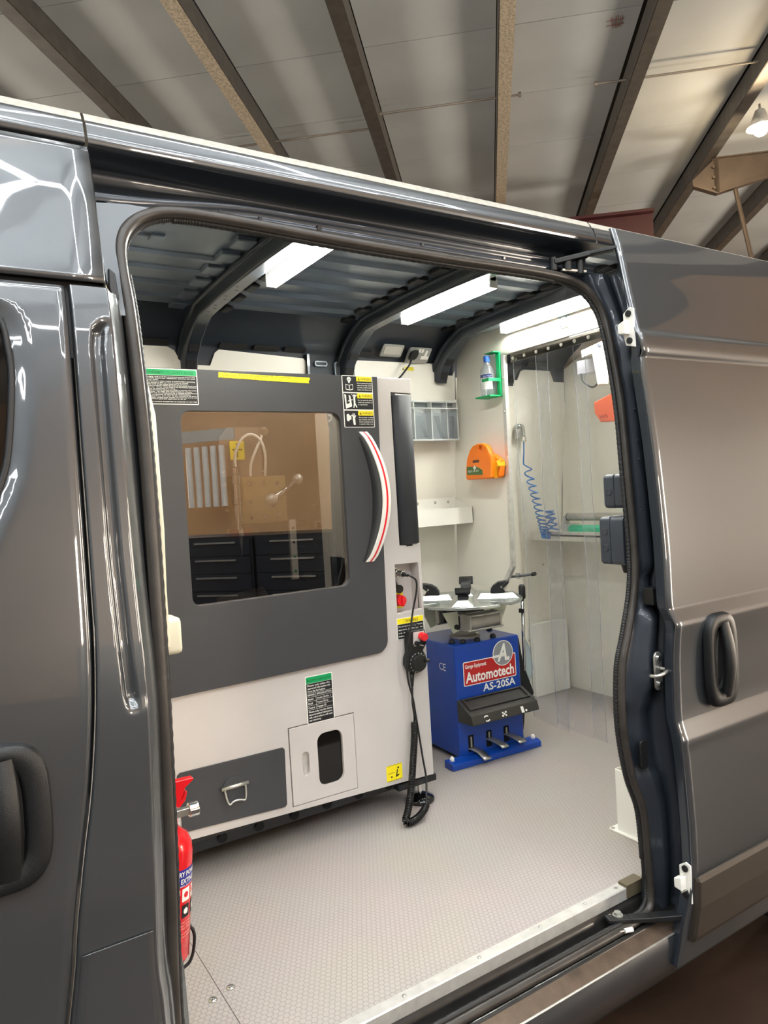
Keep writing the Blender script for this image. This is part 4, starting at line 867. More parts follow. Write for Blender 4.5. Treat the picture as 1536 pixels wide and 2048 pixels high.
bm = nb(); prism(bm, [(.97, .70), (1.22, .70), (1.22, .92), (.97, .90)], lambda a, b: Vector((a, 1.05+.35*(b-.70)/.2, b)), lambda a, b: Vector((a, 1.06+.35*(b-.70)/.2, b))); o = obj('tread_plate', bm, mat('worn tread plate', '7a6f66', .35, .6, var=.3, nscale=40), ml)

bm = nb(); box(bm, .80, 1.30, FY+.035, FY+.065, 1.690, 1.715); wl = obj('added_inner_light', bm, M_WHITE2, ml)  # unseen lamp added inside the cabinet to brighten side plate and probe
bm = nb(); box(bm, .81, 1.29, FY+.038, FY+.062, 1.684, 1.690); obj('light_diffuser', bm, mat('lit added inner light', 'ffffff', .5, emit=14, ecol=(1, .95, .86), var=0), wl)
# ---- handheld pendant hanging on the lathe
hp_ = thing('hand_pendant', 'black handheld control pendant with dial and red stop button on the lathe', 'remote', (1.612, FY-.03, .66))
sil = [(1.596, .742), (1.668, .742), (1.672, .722), (1.668, .672), (1.655, .655), (1.668, .632), (1.672, .608), (1.660, .582), (1.635, .568), (1.608, .568), (1.584, .582), (1.573, .606), (1.576, .634), (1.586, .652), (1.586, .70)]
bm = nb(); prism(bm, sil, XZ(FY-.042), XZ(FY-.004)); obj('pendant_body', bm, M_BLACK, hp_, bevel=.006)
bm = nb(); prism(bm, [(1.609, .735), (1.662, .735), (1.664, .690), (1.655, .672), (1.640, .678), (1.612, .678), (1.607, .690)], XZ(FY-.0440), XZ(FY-.042)); fp = obj('face_plate', bm, M_MGREY, hp_)
bm = nb(); cyl(bm, (1.646, FY-.044, .716), (1.646, FY-.072, .714), .0165, n=20); o = obj('stop_button', bm, M_REDPL, hp_, bevel=.003)
bm = nb(); cyl(bm, (1.643, FY-.044, .716), (1.646, FY-.054, .716), .010, n=14); obj('button_collar', bm, mat('orange collar', 'e8a060', .4), hp_)
for x in (1.620, 1.648):
    bm = nb(); cyl(bm, (x, FY-.044, .690), (x, FY-.062, .690), .0105, .009, n=16); k_ = obj('selector_knob', bm, M_BLACK, hp_, bevel=.001)
    bm = nb(); box(bm, x-.0022, x+.0022, FY-.068, FY-.060, .682, .699); obj('knob_ridge', bm, M_BLACK, k_)
bm = nb(); lathe(bm, [(.039, 0), (.039, .004), (.036, .006), (.034, .018), (.032, .021), (.001, .022)], (1.622, FY-.042, .612), (0, -1, 0), n=36); dl = obj('dial', bm, M_BLACK, hp_)
bm = nb(); lathe(bm, [(.008, 0), (.007, .022), (.001, .023)], (1.643, FY-.060, .620), (.6, -.8, 0), n=12); obj('dial_crank', bm, M_BLACK, dl, smooth=True)
bm = nb()
for i in range(12):
    a = R(40+i*23); c_, s_ = math.cos(a), math.sin(a)
    bar(bm, (1.622+.0365*c_, FY-.0485, .612+.0365*s_), (1.622+.0405*c_, FY-.0485, .612+.0405*s_), .0015, .0015, up=(0, 1, 0))
o = obj('dial_ticks', bm, M_PAPER, dl); o['kind'] = 'stuff'
bm = nb(); cyl(bm, (1.605, FY-.022, .568), (1.603, FY-.022, .515), .010, .006, n=12); obj('cable_boot', bm, M_BLACK, hp_, smooth=True)
bm = nb(); tube(bm, spline([(1.61, FY-.02, .742), (1.62, FY-.02, .762), (1.645, FY-.02, .760), (1.66, FY-.02, .742)], 6), .003, 6); obj('hanging_loop', bm, M_BLACK, hp_)
# cable: from the connector down, coil, back up to the pendant
cbl = spline([(1.608, FY-.0405, .9655), (1.632, FY-.05, .945), (1.632, FY-.05, .90), (1.612, FY-.045, .82), (1.592, FY-.05, .75), (1.570, FY-.05, .66), (1.566, FY-.05, .56), (1.588, FY-.045, .47), (1.60, FY-.04, .40), (1.612, FY-.035, .33), (1.628, FY-.03, .22), (1.632, FY-.04, .14), (1.608, FY-.07, .075), (1.592, FY-.09, .056)], 8)
bm = nb(); tube(bm, cbl, .0040, 8); obj('cable', bm, M_BLACK, hp_, smooth=True)
bm = nb(); tube(bm, spline([(1.603, FY-.022, .515), (1.598, FY-.025, .45), (1.600, FY-.03, .40), (1.598, FY-.03, .372)], 6), .0045, 8); obj('cable', bm, M_BLACK, hp_, smooth=True)
cpath = spline([(1.598, FY-.03, .372), (1.590, FY-.035, .31), (1.570, FY-.045, .22), (1.545, FY-.06, .13), (1.505, FY-.09, .060), (1.480, FY-.105, .032), (1.490, FY-.115, .022), (1.535, FY-.108, .026), (1.575, FY-.098, .042), (1.592, FY-.09, .056)], 46)
hel = []; acc = 0; prev = None; PITCH = .0062; RAD = .0125; prevu = None
for i, p in enumerate(cpath):
    t = (cpath[min(i+1, len(cpath)-1)]-cpath[max(i-1, 0)]).normalized()
    if prev is not None: acc += (p-prev).length
    prev = p; u = t.cross(Vector((0, 1, 0))).normalized() if prevu is None else (prevu-t*prevu.dot(t)).normalized(); prevu = u; v = t.cross(u); hel.append((p, u, v, acc))
def sample(s):
    lo, hi = 0, len(hel)-1
    while hi-lo > 1:
        m_ = (lo+hi)//2
        if hel[m_][3] <= s: lo = m_
        else: hi = m_
    a, b = hel[lo], hel[hi]; k = (s-a[3])/max(b[3]-a[3], 1e-9)
    return a[0].lerp(b[0], k), a[1].lerp(b[1], k).normalized(), a[2].lerp(b[2], k).normalized()
tot = hel[-1][3]; turns = int(tot/PITCH); pts = []
for i in range(turns*9):
    s = tot*i/(turns*9); p, u, v = sample(s); a = 2*math.pi*i/9; pts.append(p+(u*math.cos(a)+v*math.sin(a))*RAD)
bm = nb(); tube(bm, pts, .0030, 5); o = obj('coiled_cable', bm, mat('gloss black cable', '121213', .25), hp_, smooth=True)

# ================================================================== LED BATTENS
for x, y0, y1, lab in ((1.066, .235, .854, 'lit white led batten on the foremost roof bow above the lathe'), (1.868, .571, 1.19, 'lit white led batten on the middle roof bow'), (2.459, .571, 1.187, 'lit white led batten on the rear roof bow beside the curtain'), (2.946, .571, 1.187, 'added led batten brightening the rear bay behind the curtain')):  # the rear bay batten is an unseen lamp added to brighten the bay
    zt = zr((y0+y1)/2)-.075
    t = thing('led_batten', lab, 'lamp', (x+.015, (y0+y1)/2, zt), 'led battens on the van roof bows')
    bm = nb(); box(bm, x, x+.030, y0, y1, zt-.002, zt+.045); obj('housing', bm, M_WHITE2, t, bevel=.002)
    bm = nb(); prism(bm, [(x+.002, zt-.002), (x+.028, zt-.002), (x+.032, zt-.010), (x+.028, zt-.020), (x+.015, zt-.026), (x+.002, zt-.020), (x-.002, zt-.010)], lambda a, b: Vector((a, y0+.008, b)), lambda a, b: Vector((a, y1-.008, b))); obj('diffuser', bm, M_LED, t)
    bm = nb(); box(bm, x+.0325, x+.0345, y0, y1, zt-.028, zt+.045); obj('added_shade_skirt', bm, M_WHITE2, t)  # skirt added to shade the board right behind the batten
    for y in (y0, y1-.008):
        bm = nb(); box(bm, x-.002, x+.032, y, y+.008, zt-.026, zt+.03); obj('end_cap', bm, M_WHITE2, t)

# ================================================================== PARTITION, CURTAIN
PX = 2.52
pt = thing('partition_panel', 'white partition panel with aluminium edged opening behind the tyre changer', 'panel', (PX, 1.5, .0045))
poly = [(1.485, 2.105), (1.560, 2.070), (1.610, 2.025), (1.622, 1.98), (1.628, 1.90), (1.685, 1.40), (1.728, .77), (1.345, .765), (1.250, .887), (1.232, 1.975), (.25, 1.975), (.25, .02), (.03, .02), (.035, 1.95), (.12, 2.05), (.30, 2.125), (.83, 2.158), (1.35, 2.138)]
bm = nb(); prism(bm, poly, YZ(PX), YZ(PX+.012)); obj('board', bm, M_WHITE, pt)
bm = nb()
for a, b in (((1.232, 1.978), (.25, 1.978)), ((1.240, 1.978), (1.255, .887)), ((1.255, .887), (1.35, .762))):
    bar(bm, (PX-.004, *a), (PX-.004, *b), .006, .024, up=(1, 0, 0)) if False else bar(bm, (PX+.003, *a), (PX+.003, *b), .022, .022, up=(1, 0, 0))
o = obj('edge_trim', bm, M_ALU, pt); o['kind'] = 'stuff'
for z in (1.85, 1.68, 1.45, 1.22, .98, .91):
    bm = nb(); lathe(bm, [(.005, 0), (.004, .002), (.001, .0025)], (PX-.008, 1.245, z), (-1, 0, 0), n=10); obj('rivet', bm, M_STEEL, pt)
bm = nb(); prism(bm, rr(.787, 2.012, .850, 2.068, .003), YZ(PX-.004), YZ(PX-.0005)); bp = obj('fixing_plate', bm, mat('zinc fixing plate', 'b4c4c4', .35, .6, var=.3, nscale=60), pt)
for y, z in ((.800, 2.022), (.838, 2.022), (.800, 2.056), (.838, 2.056), (.819, 2.04)):
    bm = nb(); lathe(bm, [(.005, 0), (.004, .002), (.001, .0025)], (PX-.004, y, z), (-1, 0, 0), n=10); obj('plate_screw', bm, M_DKPL, bp)
cu = thing('strip_curtain', 'clear pvc strip curtain hanging from a steel rail', 'curtain', (2.56, .75, .085))
bm = nb(); box(bm, 2.557, 2.561, .26, 1.228, 1.930, 1.972); rl = obj('curtain_rail', bm, mat('dark polished rail', '6a6660', .2, .9, var=.3, nscale=20), cu)
for y in frange(.30, 1.21, 11):
    bm = nb(); lathe(bm, [(.009, 0), (.007, .004), (.001, .005)], (2.557, y, 1.948), (-1, 0, 0), n=12); obj('rail_bolt', bm, M_PAPER, rl, smooth=True)
for i, (ya, yb_) in enumerate(((.985, 1.225), (.757, 1.07), (.50, .82), (.26, .57))):
    rows = []; off = .006*(i % 2)
    for z in frange(.085, 1.965, 30):
        r_ = []
        for k, y in enumerate(frange(ya, yb_, 6)):
            wv = .010*math.sin(3.1*z+i*1.7)+.006*math.sin(7*z+i)
            curl = .012*((k-3)/3)**2
            r_.append((2.570+off+(wv*.6+curl)*sstep(1.95, 1.3, z), y+.006*math.sin(5*z+i)*sstep(1.9, 1.0, z), z+(.01*(k-3)/3 if z < .1 else 0)))
        rows.append(r_)
    bm = nb(); loft(bm, rows); ps = obj('pvc_strip', bm, M_PVC, cu, smooth=True)
    for c_ in (0, -1):
        bm = nb(); tube(bm, [r_[c_] for r_ in rows], .0013, 5); obj('strip_edge', bm, mat('pvc cut edge', 'a9b0ba', .2, alpha=.6), ps, smooth=True)

# ================================================================== TYRE CHANGER
tc = thing('tyre_changer', 'blue tyre changer with steel turntable and three foot pedals', 'machine', (2.235, 1.15, .0045))
tc.rotation_euler.z = R(-3)
X0, X1, Y0, Y1, ZT = 2.040, 2.428, 1.15, 1.53, .562
bm = nb(); box(bm, X0, X1, Y0, Y1, .03, ZT); obj('body', bm, M_BLUE, tc, bevel=.008)
bm = nb(); prism(bm, [(1.09, .0045), (1.16, .0045), (1.16, .040), (1.105, .040), (1.09, .030)], YZ(1.955), YZ(2.485)); obj('base_bar', bm, M_BLUE, tc, bevel=.003)
bm = nb(); prism(bm, [(1.50, .0045), (1.57, .0045), (1.57, .040), (1.50, .040)], YZ(1.955), YZ(2.485)); obj('base_bar', bm, M_BLUE, tc, bevel=.003)
for x in (1.975, 2.462):
    bm = nb(); lathe(bm, [(.011, 0), (.011, .012), (.007, .02), (.001, .022)], (x, 1.125, .040), n=14); obj('anchor_cap', bm, M_PAPER, tc, smooth=True)
bm = nb(); prism(bm, [(1.15, .308), (1.040, .256), (1.028, .218), (1.032, .212), (1.15, .205)], YZ(2.036), YZ(2.432)); tr = obj('tool_tray', bm, mat('dark grey tray', '34322f', .38, var=.1, bump=.3), tc, bevel=.004)
def TR(a, b, d=0): return Vector((a, 1.145-.098*b-d*.5, .3095-.0475*b+d))
bm = nb(); plate(bm, [(2.055, .08), (2.413, .08), (2.413, .78), (2.055, .78)], [[(2.065, .14), (2.403, .14), (2.403, .72), (2.065, .72)]], lambda a, b: TR(a, b, 0), lambda a, b: TR(a, b, .005)); obj('tray_rim', bm, MATS['dark grey tray'], tr)
def LP(a, b): return Vector((a, 1.0395-.012*b-.0015, .252-.036*b))   # front lip, b from 0 top to 1 bottom
def arc(cx, cz, r0, r1, a0, a1, n=8): return [(cx+r1*math.cos(R(a)), cz+r1*math.sin(R(a))) for a in frange(a0, a1, n)]+[(cx+r0*math.cos(R(a)), cz+r0*math.sin(R(a))) for a in frange(a1, a0, n)]
def mark(polys):
    bm = nb()
    for p in polys: prism(bm, p, lambda a, b: LP(a, (.0-b)/.044), lambda a, b: LP(a, (.0-b)/.044)+Vector((0, .0010, 0)))
    return obj('pedal_symbol', bm, M_PAPER, tr)
mark([arc(2.118, -.022, .010, .016, 40, 150), arc(2.122, -.024, .010, .016, 220, 330)])
mark([circ(2.222, -.022, .0055, 10), circ(2.212, -.030, .0055, 10), circ(2.232, -.014, .0055, 10), circ(2.214, -.014, .005, 10), circ(2.231, -.030, .005, 10)])
mark([[(2.322, -.006), (2.338, -.006), (2.340, -.040), (2.324, -.040)], circ(2.352, -.032, .006, 10)])
for i, x in enumerate((2.105, 2.212, 2.318)):
    bm = nb(); prism(bm, rr(x-.016, .050, x+.016, .128, .004), XZ(Y0-.0012), XZ(Y0+.001)); obj('pedal_slot', bm, mat('void', '050505', .9), tc)
    zz = .062 if i == 0 else .085
    bm = nb(); loft(bm, [[(x-.004+o_, Y0+.01, zz+.005+dz), (x+.006+o_, Y0-.02, zz+.003+dz), (x+.014+o_, Y0-.05, zz-.002+dz), (x+.020+o_, Y0-.085, zz-.010-.010*(i == 0)+dz), (x+.022+o_, Y0-.098, zz-.018-.010*(i == 0)+dz)] for o_, dz in ((-.020, 0), (.020, 0))])
    obj('pedal', bm, M_STEEL, tc, smooth=True, solid=.005)
    bm = nb(); box(bm, x-.004, x+.004, Y0-.004, Y0+.004, zz, .12); obj('pedal_lever', bm, M_CAST, tc)
# logo
dc = thing
bm = nb(); prism(bm, rr(2.083, .362, 2.400, .478, .008), XZ(Y0-.0010), XZ(Y0-.0001)); lg = obj('logo_decal', bm, M_PAPER, tc)
bm = nb(); prism(bm, rr(2.087, .366, 2.396, .474, .006), XZ(Y0-.0014), XZ(Y0-.0010)); obj('logo_field', bm, M_LOGOR, lg)
bm = nb(); prism(bm, circ(2.323, .487, .062, 36), XZ(Y0-.0022), XZ(Y0-.0010)); obj('logo_ring', bm, M_PAPER, lg)
bm = nb(); prism(bm, circ(2.323, .487, .058, 36), XZ(Y0-.0028), XZ(Y0-.0020)); obj('logo_disc', bm, M_LOGOG, lg)
bm = nb(); text(bm, 'A.', 2.290, .452, .115, XZ(Y0-.0034), bold=.03, shear=.25, width=.075); prism(bm, [(2.255, .470), (2.33, .470), (2.335, .482), (2.262, .482)], XZ(Y0-.0034), XZ(Y0-.0030)); obj('logo_letter', bm, M_PAPER, lg)
bm = nb(); text(bm, 'Garage Equipment', 2.093, .446, .026, XZ(Y0-.0020), bold=.02, width=.125); text(bm, 'Automotech', 2.096, .378, .070, XZ(Y0-.0020), bold=.028, width=.292); obj('logo_lettering', bm, M_PAPER, lg)
bm = nb(); text(bm, 'AS-20SA', 2.195, .322, .050, XZ(Y0-.0010), bold=.022, width=.198); obj('model_lettering', bm, M_PAPER, tc)
bm = nb(); text(bm, 'CE', 0, 0, .05, lambda a, b: Vector((X0-.0012, 1.29-a, .43+b))); obj('mark_lettering', bm, M_PAPER, tc)
# column, cylinders, turntable
TX, TY = 2.21, 1.30
bm = nb(); lathe(bm, [(.075, 0), (.075, .012), (.060, .016), (.052, .022), (.052, .05), (.060, .052), (.060, .07)], (TX, TY, ZT), n=32); obj('column', bm, M_CAST, tc, bevel=.002)
for x, y in ((2.075, 1.22), (2.115, 1.185), (2.19, 1.172), (2.30, 1.19), (2.40, 1.35)):
    bm = nb(); lathe(bm, [(.016, 0), (.016, .006), (.011, .016), (.001, .019)], (x, y, ZT), n=14); obj('rubber_plug', bm, M_RUBBER, tc, smooth=True)
def cylin(y):
    bm = nb(); cyl(bm, (2.130, y, .660), (2.300, y, .660), .036, n=24); c_ = obj('air_cylinder', bm, M_CAST, tc, smooth=False, bevel=.001)
    for x in (2.120, 2.300):
        bm = nb(); prism(bm, rr(y-.040, .620, y+.040, .700, .006), YZ(x), YZ(x+.010)); obj('cylinder_cap', bm, M_CAST, c_, bevel=.002)
    for dy, dz in ((-.036, -.034), (-.036, .034), (.036, .034), (.036, -.034)):
        bm = nb(); cyl(bm, (2.112, y+dy, .660+dz), (2.318, y+dy, .660+dz), .005, n=8); obj('tie_bar', bm, M_STEEL, c_)
cylin(1.165); cylin(1.43)
bm = nb(); box(bm, TX-.06, TX+.06, TY-.09, TY+.09, .632, .70); obj('hub_block', bm, M_BASE, tc)
for sgn, xs_ in ((-1, 2.105), (1, 2.325)):
    bm = nb(); prism(bm, [(xs_, .712), (xs_+sgn*.085, .716), (xs_+sgn*.030, .612), (xs_-sgn*.004, .620)], XZ(1.20), XZ(1.206)); sp_ = obj('support_plate', bm, M_ZPALE, tc)
    bm = nb(); cyl(bm, (xs_+sgn*.012, 1.185, .640), (xs_+sgn*.012, 1.20, .640), .013, n=12); obj('pivot_bolt', bm, M_BLACK, sp_)
    bm = nb(); prism(bm, [(xs_, .712), (xs_+sgn*.085, .716), (xs_+sgn*.030, .612), (xs_-sgn*.004, .620)], XZ(1.40), XZ(1.406)); obj('support_plate', bm, M_ZPALE, tc)
TZ = .742
pts = []
for i in range(96):
    a = 2*math.pi*i/96; d = abs(((math.degrees(a)-17) % 90)-45); r_ = .280-.095*sstep(6.5, 3.5, abs(((math.degrees(a)-7+45) % 90)-45))
    pts.append((TX+r_*math.cos(a), TY-.02+r_*math.sin(a)))
bm = nb(); prism(bm, pts, XY(TZ), XY(TZ+.014)); tt = obj('turntable', bm, mat('machined table steel', 'c3c8c4', .24, .85, var=.12, nscale=12), tc, bevel=.003)
for k in range(4):
    a = R(17+45+90*k) if False else R(-28-90*k-0+0)
    a = R((-128, -38, 142, 52)[k]); c_, s_ = math.cos(a), math.sin(a)
    def PO(r_, t_, z): return Vector((TX+r_*c_-t_*s_, TY-.02+r_*s_+t_*c_, TZ+.014+z))
    bm = nb(); base = [(.06, -.040), (.262, -.052), (.262, .052), (.06, .040)]; top = [(.08, -.018), (.235, -.024), (.235, .024), (.08, .018)]
    V0 = [bm.verts.new(PO(r_, t_, 0)) for r_, t_ in base]; V1 = [bm.verts.new(PO(r_, t_, .026)) for r_, t_ in top]
    for j in range(4): bm.faces.new((V0[j], V0[(j+1) % 4], V1[(j+1) % 4], V1[j]))
    bm.faces.new(V0); bm.faces.new(V1); js = obj('jaw_slide', bm, MATS['machined table steel'], tc, bevel=.002)
    prof = [(.125, .022), (.200, .022), (.190, .040), (.170, .050), (.186, .060), (.210, .074), (.205, .082), (.165, .076), (.140, .060), (.128, .042)]
    bm = nb(); prism(bm, prof, lambda p, q: PO(p, -.026, q), lambda p, q: PO(p, .026, q)); obj('clamp_jaw', bm, M_BLACK, js, bevel=.004)
    bm = nb(); prism(bm, [(.186, .044), (.216, .070), (.220, .084), (.208, .080), (.182, .058)], lambda p, q: PO(p, -.036, q), lambda p, q: PO(p, .036, q)); obj('jaw_guard', bm, M_BLACK, js, bevel=.003)
# bead breaker arm and shield at the right side of the body
ar = thing('bead_breaker_arm', 'upright black and chrome bead breaker arm beside the blue tyre changer', 'arm', (2.50, 1.20, .03))
bm = nb(); cyl(bm, (2.500, 1.19, .36), (2.512, 1.19, .73), .009, n=14); obj('chrome_rod', bm, M_CHROME, ar, smooth=True)
bm = nb(); lathe(bm, [(.015, 0), (.017, .01), (.017, .06), (.010, .072)], (2.513, 1.19, .725), n=16); obj('grip_cap', bm, M_BLACK, ar, smooth=True)
bm = nb(); cyl(bm, (2.502, 1.19, .655), (2.503, 1.19, .675), .014, n=14); obj('collar', bm, M_BLACK, ar)
bm = nb(); prism(bm, [(2.448, .52), (2.470, .535), (2.492, .40), (2.555, .235), (2.545, .222), (2.50, .26), (2.478, .10), (2.468, .06), (2.452, .06)], XZ(1.185), XZ(1.215)); obj('arm_casting', bm, M_BLACK, ar, bevel=.005)
bm = nb(); prism(bm, [(2.560, .52), (2.605, .44), (2.612, .34), (2.580, .262), (2.545, .245), (2.540, .40)], XZ(1.246), XZ(1.250)); o = obj('bead_blade', bm, clear_mat('pale blue blade guard', (.62, .75, .82), .05, .15, .25), ar)

# ================================================================== WALL ITEMS
# tilt bins
tb = thing('tilt_bin_rack', 'grey rack of clear tilt bins on the white wall beside the lathe', 'rack', (2.35, 1.69, 1.57))
bx0, bx1, bz0, bz1, byf = 2.06, 2.478, 1.567, 1.780, 1.585
bm = nb(); fr = M_MGREY
for x in (bx0, 2.185, 2.298, 2.402, bx1-.006): box(bm, x-.001 if False else x, x+.006, byf, 1.639, bz0, bz1)
box(bm, bx0, bx1, byf, 1.639, bz1-.008, bz1); box(bm, bx0, bx1, byf-.004, 1.639, bz0, bz0+.008); box(bm, bx0, bx1, byf-.006, byf+.002, 1.737, 1.742)
o = obj('rack_frame', bm, mat('pale grey rack plastic', 'c9ccc8', .4), tb); o['kind'] = 'stuff'
bm = nb(); box(bm, bx0, bx1, 1.635, 1.638, bz0, bz1); obj('rack_back', bm, MATS['pale grey rack plastic'], tb)
for xa, xb in ((2.068, 2.184), (2.193, 2.296), (2.306, 2.400), (2.410, 2.470)):
    bm = nb(); rows = []
    for z, yy in ((bz0+.010, byf+.006), (bz0+.03, byf+.003), (bz0+.13, byf-.001), (bz0+.150, byf-.004), (bz0+.158, byf-.002)):
        sag = .012 if z > bz0+.12 else 0
        rows.append([(x, yy, z-sag*math.sin(math.pi*(x-xa)/(xb-xa))) for x in frange(xa, xb, 8)])
    loft(bm, rows); bn = obj('clear_bin', bm, M_CLEARPL, tb, smooth=True, solid=.002)
    bm = nb(); bar(bm, (xa+.045, byf+.03, bz0+.135), (xb-.012, byf+.05, bz0+.02), .003, .05, up=(0, 1, 0)); obj('bin_side', bm, M_CLEARPL, bn)
    bm = nb(); prism(bm, [(xa, bz1-.01), (xb, bz1-.01), (xb, 1.742), (xa, 1.742)], XZ(byf+.03), XZ(byf+.032)); obj('bin_top', bm, M_CLEARPL, bn)
# white folded shelf
sh = thing('wall_shelf', 'white folded steel shelf tray under the clear bins', 'shelf', (2.35, 1.69, 1.11))
bm = nb(); prism(bm, [(1.695, 1.255), (1.695, 1.112), (1.545, 1.112), (1.545, 1.20), (1.547, 1.20), (1.547, 1.115), (1.692, 1.115), (1.692, 1.255)], YZ(2.02), YZ(2.512)); obj('tray', bm, M_WHITE2, sh)
bm = nb(); prism(bm, [(1.695, 1.255), (1.695, 1.112), (1.545, 1.112), (1.545, 1.20), (1.60, 1.215)], YZ(2.509), YZ(2.512)); obj('end_plate', bm, M_WHITE2, sh)
for x in (2.25, 2.37, 2.46):
    bm = nb(); lathe(bm, [(.008, 0), (.006, .003), (.001, .004)], (x, 1.692, 1.232), (0, -1, 0), n=10); obj('screw', bm, M_STEEL, sh)
# sanitiser bottle in its green bracket
bk = thing('bottle_bracket', 'green wall bracket holding the eye wash bottle', 'bracket', (2.515, 1.30, 1.76))
bm = nb(); box(bm, 2.506, 2.518, 1.258, 1.284, 1.762, 1.985); box(bm, 2.432, 2.516, 1.258, 1.372, 1.760, 1.768); box(bm, 2.47, 2.516, 1.258, 1.330, 1.985, 1.989); obj('bracket_plate', bm, M_GREEN, bk)
bm = nb(); box(bm, 2.430, 2.435, 1.262, 1.312, 1.838, 1.853); box(bm, 2.430, 2.508, 1.259, 1.264, 1.838, 1.853); obj('strap', bm, M_GREEN, bk)
WBX, WBY, WBZ = 2.474, 1.317, 1.7685
wb_ = thing('wash_bottle', 'clear eye wash bottle with blue cap on the partition', 'bottle', (WBX, WBY, WBZ))
bm = nb(); lathe(bm, [(.033, 0), (.038, .006), (.038, .118), (.034, .136), (.018, .158), (.0135, .170), (.0135, .178)], (WBX, WBY, WBZ), n=28); obj('bottle', bm, M_CLEARPL, wb_, smooth=True)
bm = nb(); lathe(bm, [(.0165, .175), (.0165, .202), (.014, .206), (.001, .207)], (WBX, WBY, WBZ), n=20); obj('cap', bm, mat('blue cap', '2a5fb0', .35), wb_, smooth=False)
def CY(r_, a0=222): return lambda a, b: Vector((WBX+r_*math.cos(R(a0)+a/r_), WBY+r_*math.sin(R(a0)+a/r_), b))
def curved(pl, x0, x1, z0, z1, n=8):
    bm = nb(); loft(bm, [[pl(a, z) for a in frange(x0, x1, n)] for z in (z0, z1)]); return bm
lbl = obj('label', curved(CY(.0386), -.038, .030, 1.800, 1.858), M_PAPER, wb_, smooth=True)
obj('label_band', curved(CY(.0389), -.040, .026, 1.861, 1.877), mat('navy print', '1d2a66', .4), wb_, smooth=True)
bm = nb(); text(bm, 'Eye Wash', -.020, 1.864, .011, CY(.0394), bold=.02)
for k in range(5): text(bm, 'sterile eye wash solution', -.034, 1.846-.009*k, .006, CY(.0390), width=.06)
obj('label_lettering', bm, mat('grey blue print', '9aa3b8', .5), lbl)
# first aid box
fa = thing('first_aid_box', 'orange first aid case with yellow holder on the partition', 'case', (2.48, 1.36, 1.345))
out = [(1.495, 1.352), (1.492, 1.40), (1.478, 1.455), (1.452, 1.500), (1.425, 1.522), (1.385, 1.531), (1.345, 1.528), (1.315, 1.515), (1.300, 1.49), (1.285, 1.46), (1.282, 1.40), (1.286, 1.350), (1.30, 1.343), (1.485, 1.345)]
bm = nb(); plate(bm, out, [circ(1.365, 1.505, .012, 14)], YZ(2.435), YZ(2.470)); obj('case_front', bm, M_ORANGE, fa, bevel=.008)
out2 = [(1.495, 1.352), (1.492, 1.40), (1.478, 1.455), (1.452, 1.500), (1.425, 1.516), (1.36, 1.48), (1.31, 1.47), (1.262, 1.44), (1.256, 1.40), (1.266, 1.350), (1.285, 1.343), (1.485, 1.345)]
bm = nb(); prism(bm, out2, YZ(2.470), YZ(2.510)); obj('case_back', bm, M_ORANGE, fa, bevel=.008)
bm = nb(); prism(bm, [(1.262, 1.435), (1.288, 1.420), (1.292, 1.345), (1.280, 1.343), (1.272, 1.39), (1.255, 1.405)], YZ(2.455), YZ(2.510)); obj('yellow_holder', bm, mat('amber plastic', 'f5a818', .35), fa, bevel=.003)
bm = nb(); prism(bm, [(1.478, 1.372), (1.352, 1.366), (1.352, 1.392), (1.40, 1.412), (1.478, 1.415)], YZ(2.4335), YZ(2.4350)); gl_ = obj('green_label', bm, mat('olive green label', '4a6a34', .45), fa)
bm = nb(); box(bm, 2.4330, 2.4350, 1.375, 1.425, 1.432, 1.446); obj('brand_strip', bm, mat('brown strip', '5a2a1a', .45), fa)
bm = nb(); box(bm, 2.432, 2.4335, 1.408, 1.416, 1.394, 1.418); box(bm, 2.4318, 2.4333, 1.400, 1.424, 1.402, 1.410); obj('cross_mark', bm, M_PAPER, gl_)
bm = nb(); text(bm, 'FIRST AID KIT', -.062, 1.384, .014, lambda a, b: Vector((2.4328, 1.405-a, b)), bold=.01, width=.085); obj('label_lettering', bm, M_PAPER, gl_)
# sockets with plug and lead
sk = thing('twin_socket', 'grey twin wall socket high on the far wall above the lathe', 'socket', (2.23, 1.61, 2.0))
def SP(a, b): return Vector((a, 1.622-.86*(b-1.985), b))
def off(f, d): return lambda a, b: f(a, b)+Vector((0, -d, 0))
bm = nb(); prism(bm, rr(2.165, 1.985, 2.305, 2.052, .008), SP, off(SP, .016)); obj('socket_plate', bm, mat('mid grey socket', '9fa09c', .35, .3), sk, bevel=.002)
for x in (2.222, 2.240):
    bm = nb(); prism(bm, rr(x, 2.028, x+.014, 2.044, .001), off(SP, .016), off(SP, .021)); obj('rocker_switch', bm, M_PAPER, sk)
bm = nb()
for p in ((2.274, 2.026, 2.281, 2.036), (2.259, 2.004, 2.272, 2.010), (2.283, 2.004, 2.296, 2.010)): prism(bm, rr(*p, .0005), off(SP, .016), off(SP, .0172))
prism(bm, [(2.252, 2.000), (2.300, 2.000), (2.300, 2.014), (2.286, 2.016), (2.284, 2.040), (2.270, 2.040), (2.269, 2.016), (2.252, 2.014)], off(SP, .0155), off(SP, .0166)); o = obj('socket_insert', bm, M_PAPER, sk); o['kind'] = 'stuff'
bl = thing('blanking_plate', 'grey blank box plate beside the twin socket', 'plate', (2.06, 1.61, 2.0))
bm = nb(); prism(bm, rr(2.000, 2.005, 2.128, 2.058, .008), SP, off(SP, .014)); obj('plate_rim', bm, MATS['mid grey socket'], bl, bevel=.003)
bm = nb(); prism(bm, rr(2.012, 2.014, 2.116, 2.048, .005), off(SP, .014), off(SP, .0165)); obj('plate_lid', bm, mat('light grey lid', 'b9b7ae', .4), bl)
